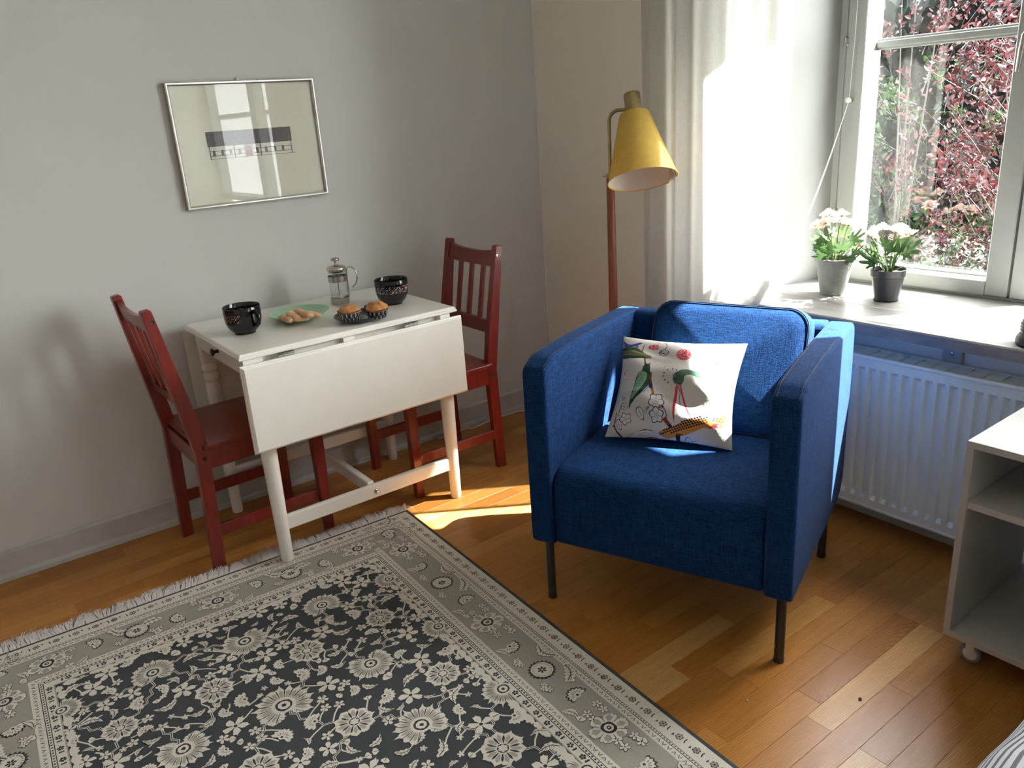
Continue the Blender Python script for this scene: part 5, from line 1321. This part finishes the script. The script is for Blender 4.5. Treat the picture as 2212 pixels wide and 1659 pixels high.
# branch and scaled lizard tail at the bottom
stroke([(815, 1110), (870, 1100), (895, 1150), (905, 1200), (890, 1230)], 7, BRN, 6); stroke([(870, 1215), (905, 1265), (940, 1310)], 24, (150, 62, 52), 20); ell(935, 1300, 18, 24, (54, 30, 60), -.6); ell(866, 1096, 14, 10, NAV, .6); stroke([(815, 1105), (850, 1125), (870, 1105)], 3, RED)
fill([(785, 1360), (870, 1325), (960, 1305), (1040, 1265), (1150, 1230), (1260, 1212), (1340, 1220), (1400, 1262), (1460, 1190), (1525, 1160), (1520, 1230), (1480, 1310), (1380, 1320), (1290, 1310), (1200, 1350), (1090, 1390), (980, 1410), (880, 1420), (830, 1395)], ORG)
for k in range(26):
    for m_ in range(5):
        x = 815+k*28+(14 if m_ % 2 else 0); t = (x-800)/720; yc = 1375-155*min(1, t*1.35)+ (0 if x < 1380 else (x-1380)*.1); y = yc-44+m_*25
        if 1340 < x < 1400: continue
        if abs(y-yc) < 14+34*math.sin(PI*min(1, max(0, t))): ell(x, y, 12, 9, BLK if x < 1300 else (70, 66, 84))
fill([(1340, 1320), (1400, 1270), (1450, 1260), (1490, 1290), (1420, 1310)], RED); ell(1455, 1285, 18, 14, (90, 120, 200)); ell(1428, 1342, 14, 10, TAN)
stroke([(1010, 1390), (1000, 1430), (1000, 1480)], 26, BLK, 22); stroke([(985, 1385), (1060, 1385)], 10, (160, 40, 44), 8)
for f_, c_ in ((1.0, (160, 40, 50)), (.94, WHT)):
    fill([(410+20*(1-f_)*8, 1400), (520, 1360+8*(1-f_)*4), (600, 1335+(1-f_)*60), (680, 1335+(1-f_)*60), (760, 1360+(1-f_)*50), (820, 1400), (860, 1450), (760, 1445), (640, 1432), (520, 1415)], c_)
for k in range(15):
    for m_ in range(4): stroke([(560+k*20+m_*6, 1358+m_*20+abs(k-5)*2), (563+k*20+m_*6, 1366+m_*20+abs(k-5)*2)], 3, BLK)
stroke([(640, 1415), (700, 1405), (780, 1420), (870, 1460)], 4, RED); stroke([(580, 1340), (640, 1330), (720, 1345)], 4, BLK)
# mesh: corners given in armchair coordinates, then puffed
LC = {'TL': (-.120, -.263, .698), 'TR': (-.120, .115, .711), 'BR': (.036, .124, .4475), 'BL': (.082, -.240, .4475)}
tlv, trv, brv, blv = (Vector(LC[k]) for k in ('TL', 'TR', 'BR', 'BL'))
mid = (tlv+trv+brv+blv)/4
nrm = ((trv-blv).cross(tlv-brv)).normalized()
if nrm.x < 0: nrm = -nrm
ux = (trv-tlv).normalized()
n = NG
U, V = uu, vv_
def base(u, v):
    c = [np.array(x) for x in (blv-mid, brv-mid, trv-mid, tlv-mid)]
    return (c[0]*((1-u)*(1-v))[..., None] + c[1]*(u*(1-v))[..., None] + c[2]*(u*v)[..., None] + c[3]*((1-u)*v)[..., None])
B_ = base(ub, vb)
th = (np.clip(1-(2*U-1)**2, 0, 1)*np.clip(1-(2*V-1)**2, 0, 1))**.55
wr = .0025*np.sin(9*U+14*V)*np.sin(5*V-3*U+1)*4*th + .004*np.exp(-((V-.62-.25*(1-U))/.03)**2)*np.exp(-((U-.1)/.25)**2) + .003*np.exp(-((V-.40-.2*U)/.025)**2)*np.exp(-((U-.15)/.2)**2) - .004*np.exp(-((U-.80)/.03)**2)*np.exp(-((V-.8)/.2)**2)
nv = np.array(nrm)
front = B_ + nv*((.045*th+wr*th**.5+.006)[..., None])
me = bpy.data.meshes.new('cover')
vs = front.reshape(-1, 3)
i0 = (np.arange(n)[:, None]*(n+1)+np.arange(n)[None, :]).ravel(); quads = np.stack([i0, i0+n+1, i0+n+2, i0+1], 1)
bk = 40; st = n//bk*1; idx = [int(round(k*n/bk)) for k in range(bk+1)]
bkv = []; gi = {}
nb = len(vs)
ev_, ef_ = [], []
for a_ in range(bk+1):
    for c_ in range(bk+1):
        i, j = idx[a_], idx[c_]; p = B_[i, j]-nv*(.036*th[i, j]**.9+(.0 if 0 < a_ < bk and 0 < c_ < bk else -.004)); gi[(a_, c_)] = nb+len(ev_); ev_.append(p)
for a_ in range(bk):
    for c_ in range(bk): ef_.append((gi[(a_, c_)], gi[(a_, c_+1)], gi[(a_+1, c_+1)], gi[(a_+1, c_)]))
# seam band joining front rim and back rim
def rim(k):  # walk the border
    out = []
    for t in range(n): out.append((t, 0))
    for t in range(n): out.append((n, t))
    for t in range(n): out.append((n-t, n))
    for t in range(n): out.append((0, n-t))
    return out
rimv = [i*(n+1)+j for i, j in rim(0)]; rb = len(vs)+len(ev_)
seam = [B_[i, j]+nv*.003 for i, j in rim(0)]; seam2 = [B_[i, j]-nv*(-.0035) for i, j in rim(0)]
allv = np.vstack([vs, np.array(ev_), np.array(seam)])
ef_ += [(rimv[k], rimv[(k+1) % len(rimv)], rb+(k+1) % len(rimv), rb+k) for k in range(len(rimv))]
me.from_pydata(allv.tolist(), [], quads.tolist()+ef_); me.update()
ca_ = me.color_attributes.new('print', 'FLOAT_COLOR', 'POINT')
colr = np.ones((len(allv), 4)); colr[:, :3] = hexc(216, 212, 206); colr[:len(vs), :3] = img.reshape(-1, 3); ca_.data.foreach_set('color', colr.ravel())
M4 = AC.matrix_basis if False else Matrix.Translation((-.713, -1.523, 0)) @ Matrix.Rotation(3.519, 4, 'Z')
pil = me_obj('throw_cushion', me, MT['print'], None, 180); pil.matrix_world = M4 @ Matrix.Translation(mid)
tag(pil, 'white cotton cushion printed with birds, berries and blossoms, leaning in the blue armchair', 'cushion')
# ------------------------------------------------------------ garden outside the window
bm = NB(); bmesh.ops.create_grid(bm, x_segments=30, y_segments=30, size=1)
for v in bm.verts: v.co = Vector((.60+(v.co.x+1)*14, v.co.y*16-1, -.55+.04*math.sin(v.co.x*9)*math.cos(v.co.y*7)))
g = obj('ground', bm, MT['earth'], None, 180); g['kind'] = 'structure'
def bush(name, label, loc, rx, ry, rz_, n, L, m, seed, stems=3, shell=.55, twigs=True, group='shrubs outside the window'):
    r_ = random.Random(seed); np_r = np.random.RandomState(seed)
    t = thing(name, label, 'shrub', loc, 0, group)
    # leaves gathered along upright sprays
    sprays = max(12, n//26); v = []; f = []; tw = NB()
    for s in range(sprays):
        a = r_.uniform(0, 2*PI); q = r_.uniform(shell, 1)**.5; zz = r_.uniform(.06, .97)
        k = math.sin(PI*min(1, (zz*.82+.14)))**.55
        c = Vector((rx*q*k*math.cos(a), ry*q*k*math.sin(a), rz_*zz))
        d = Vector((math.cos(a)*.7+r_.uniform(-.3, .3), math.sin(a)*.7+r_.uniform(-.3, .3), r_.uniform(.2, 1.2))).normalized(); ln = r_.uniform(.14, .38)
        if twigs: tube(tw, [c-d*ln*.3, c+d*ln*.3+Vector((0, 0, .01)), c+d*ln], [.0035, .0025, .0012], 3, False)
        for j in range(n//sprays):
            tt = r_.random(); p = c+d*(ln*(tt*1.1-.1))+Vector((r_.gauss(0, .022), r_.gauss(0, .022), r_.gauss(0, .022)))
            dd = (d*.5+Vector((r_.gauss(0, .7), r_.gauss(0, .7), r_.gauss(.1, .6)))).normalized(); sd_ = dd.cross(Vector((r_.gauss(0, 1), r_.gauss(0, 1), r_.gauss(0, 1)))).normalized(); up = sd_.cross(dd)
            l = L*r_.uniform(.6, 1.2); w_ = l*.27; K = len(v)
            for x_, y_, z_ in ((0, 0, 0), (.35, 1, .10), (.7, .75, .06), (1, 0, -.12), (.7, -.75, .06), (.35, -1, .10)): v.append(tuple(p+dd*(x_*l)+sd_*(y_*w_)+up*(z_*l)))
            f.append((K, K+1, K+2, K+3)); f.append((K, K+3, K+4, K+5))
    o = pyobj('foliage', v, f, m, t, 180); o['kind'] = 'stuff'
    for s in range(stems):
        a = r_.uniform(0, 2*PI); q = r_.random()
        tube(tw, [Vector((.12*math.cos(a), .12*math.sin(a), 0)), Vector((rx*.4*q*math.cos(a), ry*.4*q*math.sin(a), rz_*.4)), Vector((rx*.7*q*math.cos(a+.3), ry*.7*q*math.sin(a+.3), rz_*.9))], [.012, .007, .003], 5, False)
    o = obj('branches', tw, MT['twig'], t, 180); o['kind'] = 'stuff'
    return t
bush('purple_shrub', 'purple-red leaved shrub filling the left of the window view', (2.95, -.12, -.55), .75, .85, 2.75, 9500, .040, MT['purple'], 1)
bush('purple_shrub', 'purple-red leaved shrub low in the right of the window view', (2.55, -1.25, -.55), .6, .62, 2.12, 6500, .038, MT['purple'], 2)
bush('green_shrub', 'sunlit yellow-green shrub glimpsed between the purple leaves', (3.9, -.05, -.55), .7, .9, 2.1, 3600, .05, MT['green_out'], 3)
bush('low_shrub', 'low mixed green shrub just below the window glass', (1.95, -.72, -.55), .45, .75, 1.02, 2600, .035, MT['low_out'], 5)
bush('evergreen_tree', 'dark evergreen tree standing behind the purple shrubs', (6.6, 2.6, -.55), 1.4, 2.1, 5.4, 9000, .42, MT['dark_out'], 6, 6, .2, False)
bush('evergreen_tree', 'dark evergreen tree at the right behind the lower purple shrub', (6.6, -1.5, -.55), 1.4, 1.5, 4.6, 6000, .42, MT['dark_out'], 7, 6, .2, False)
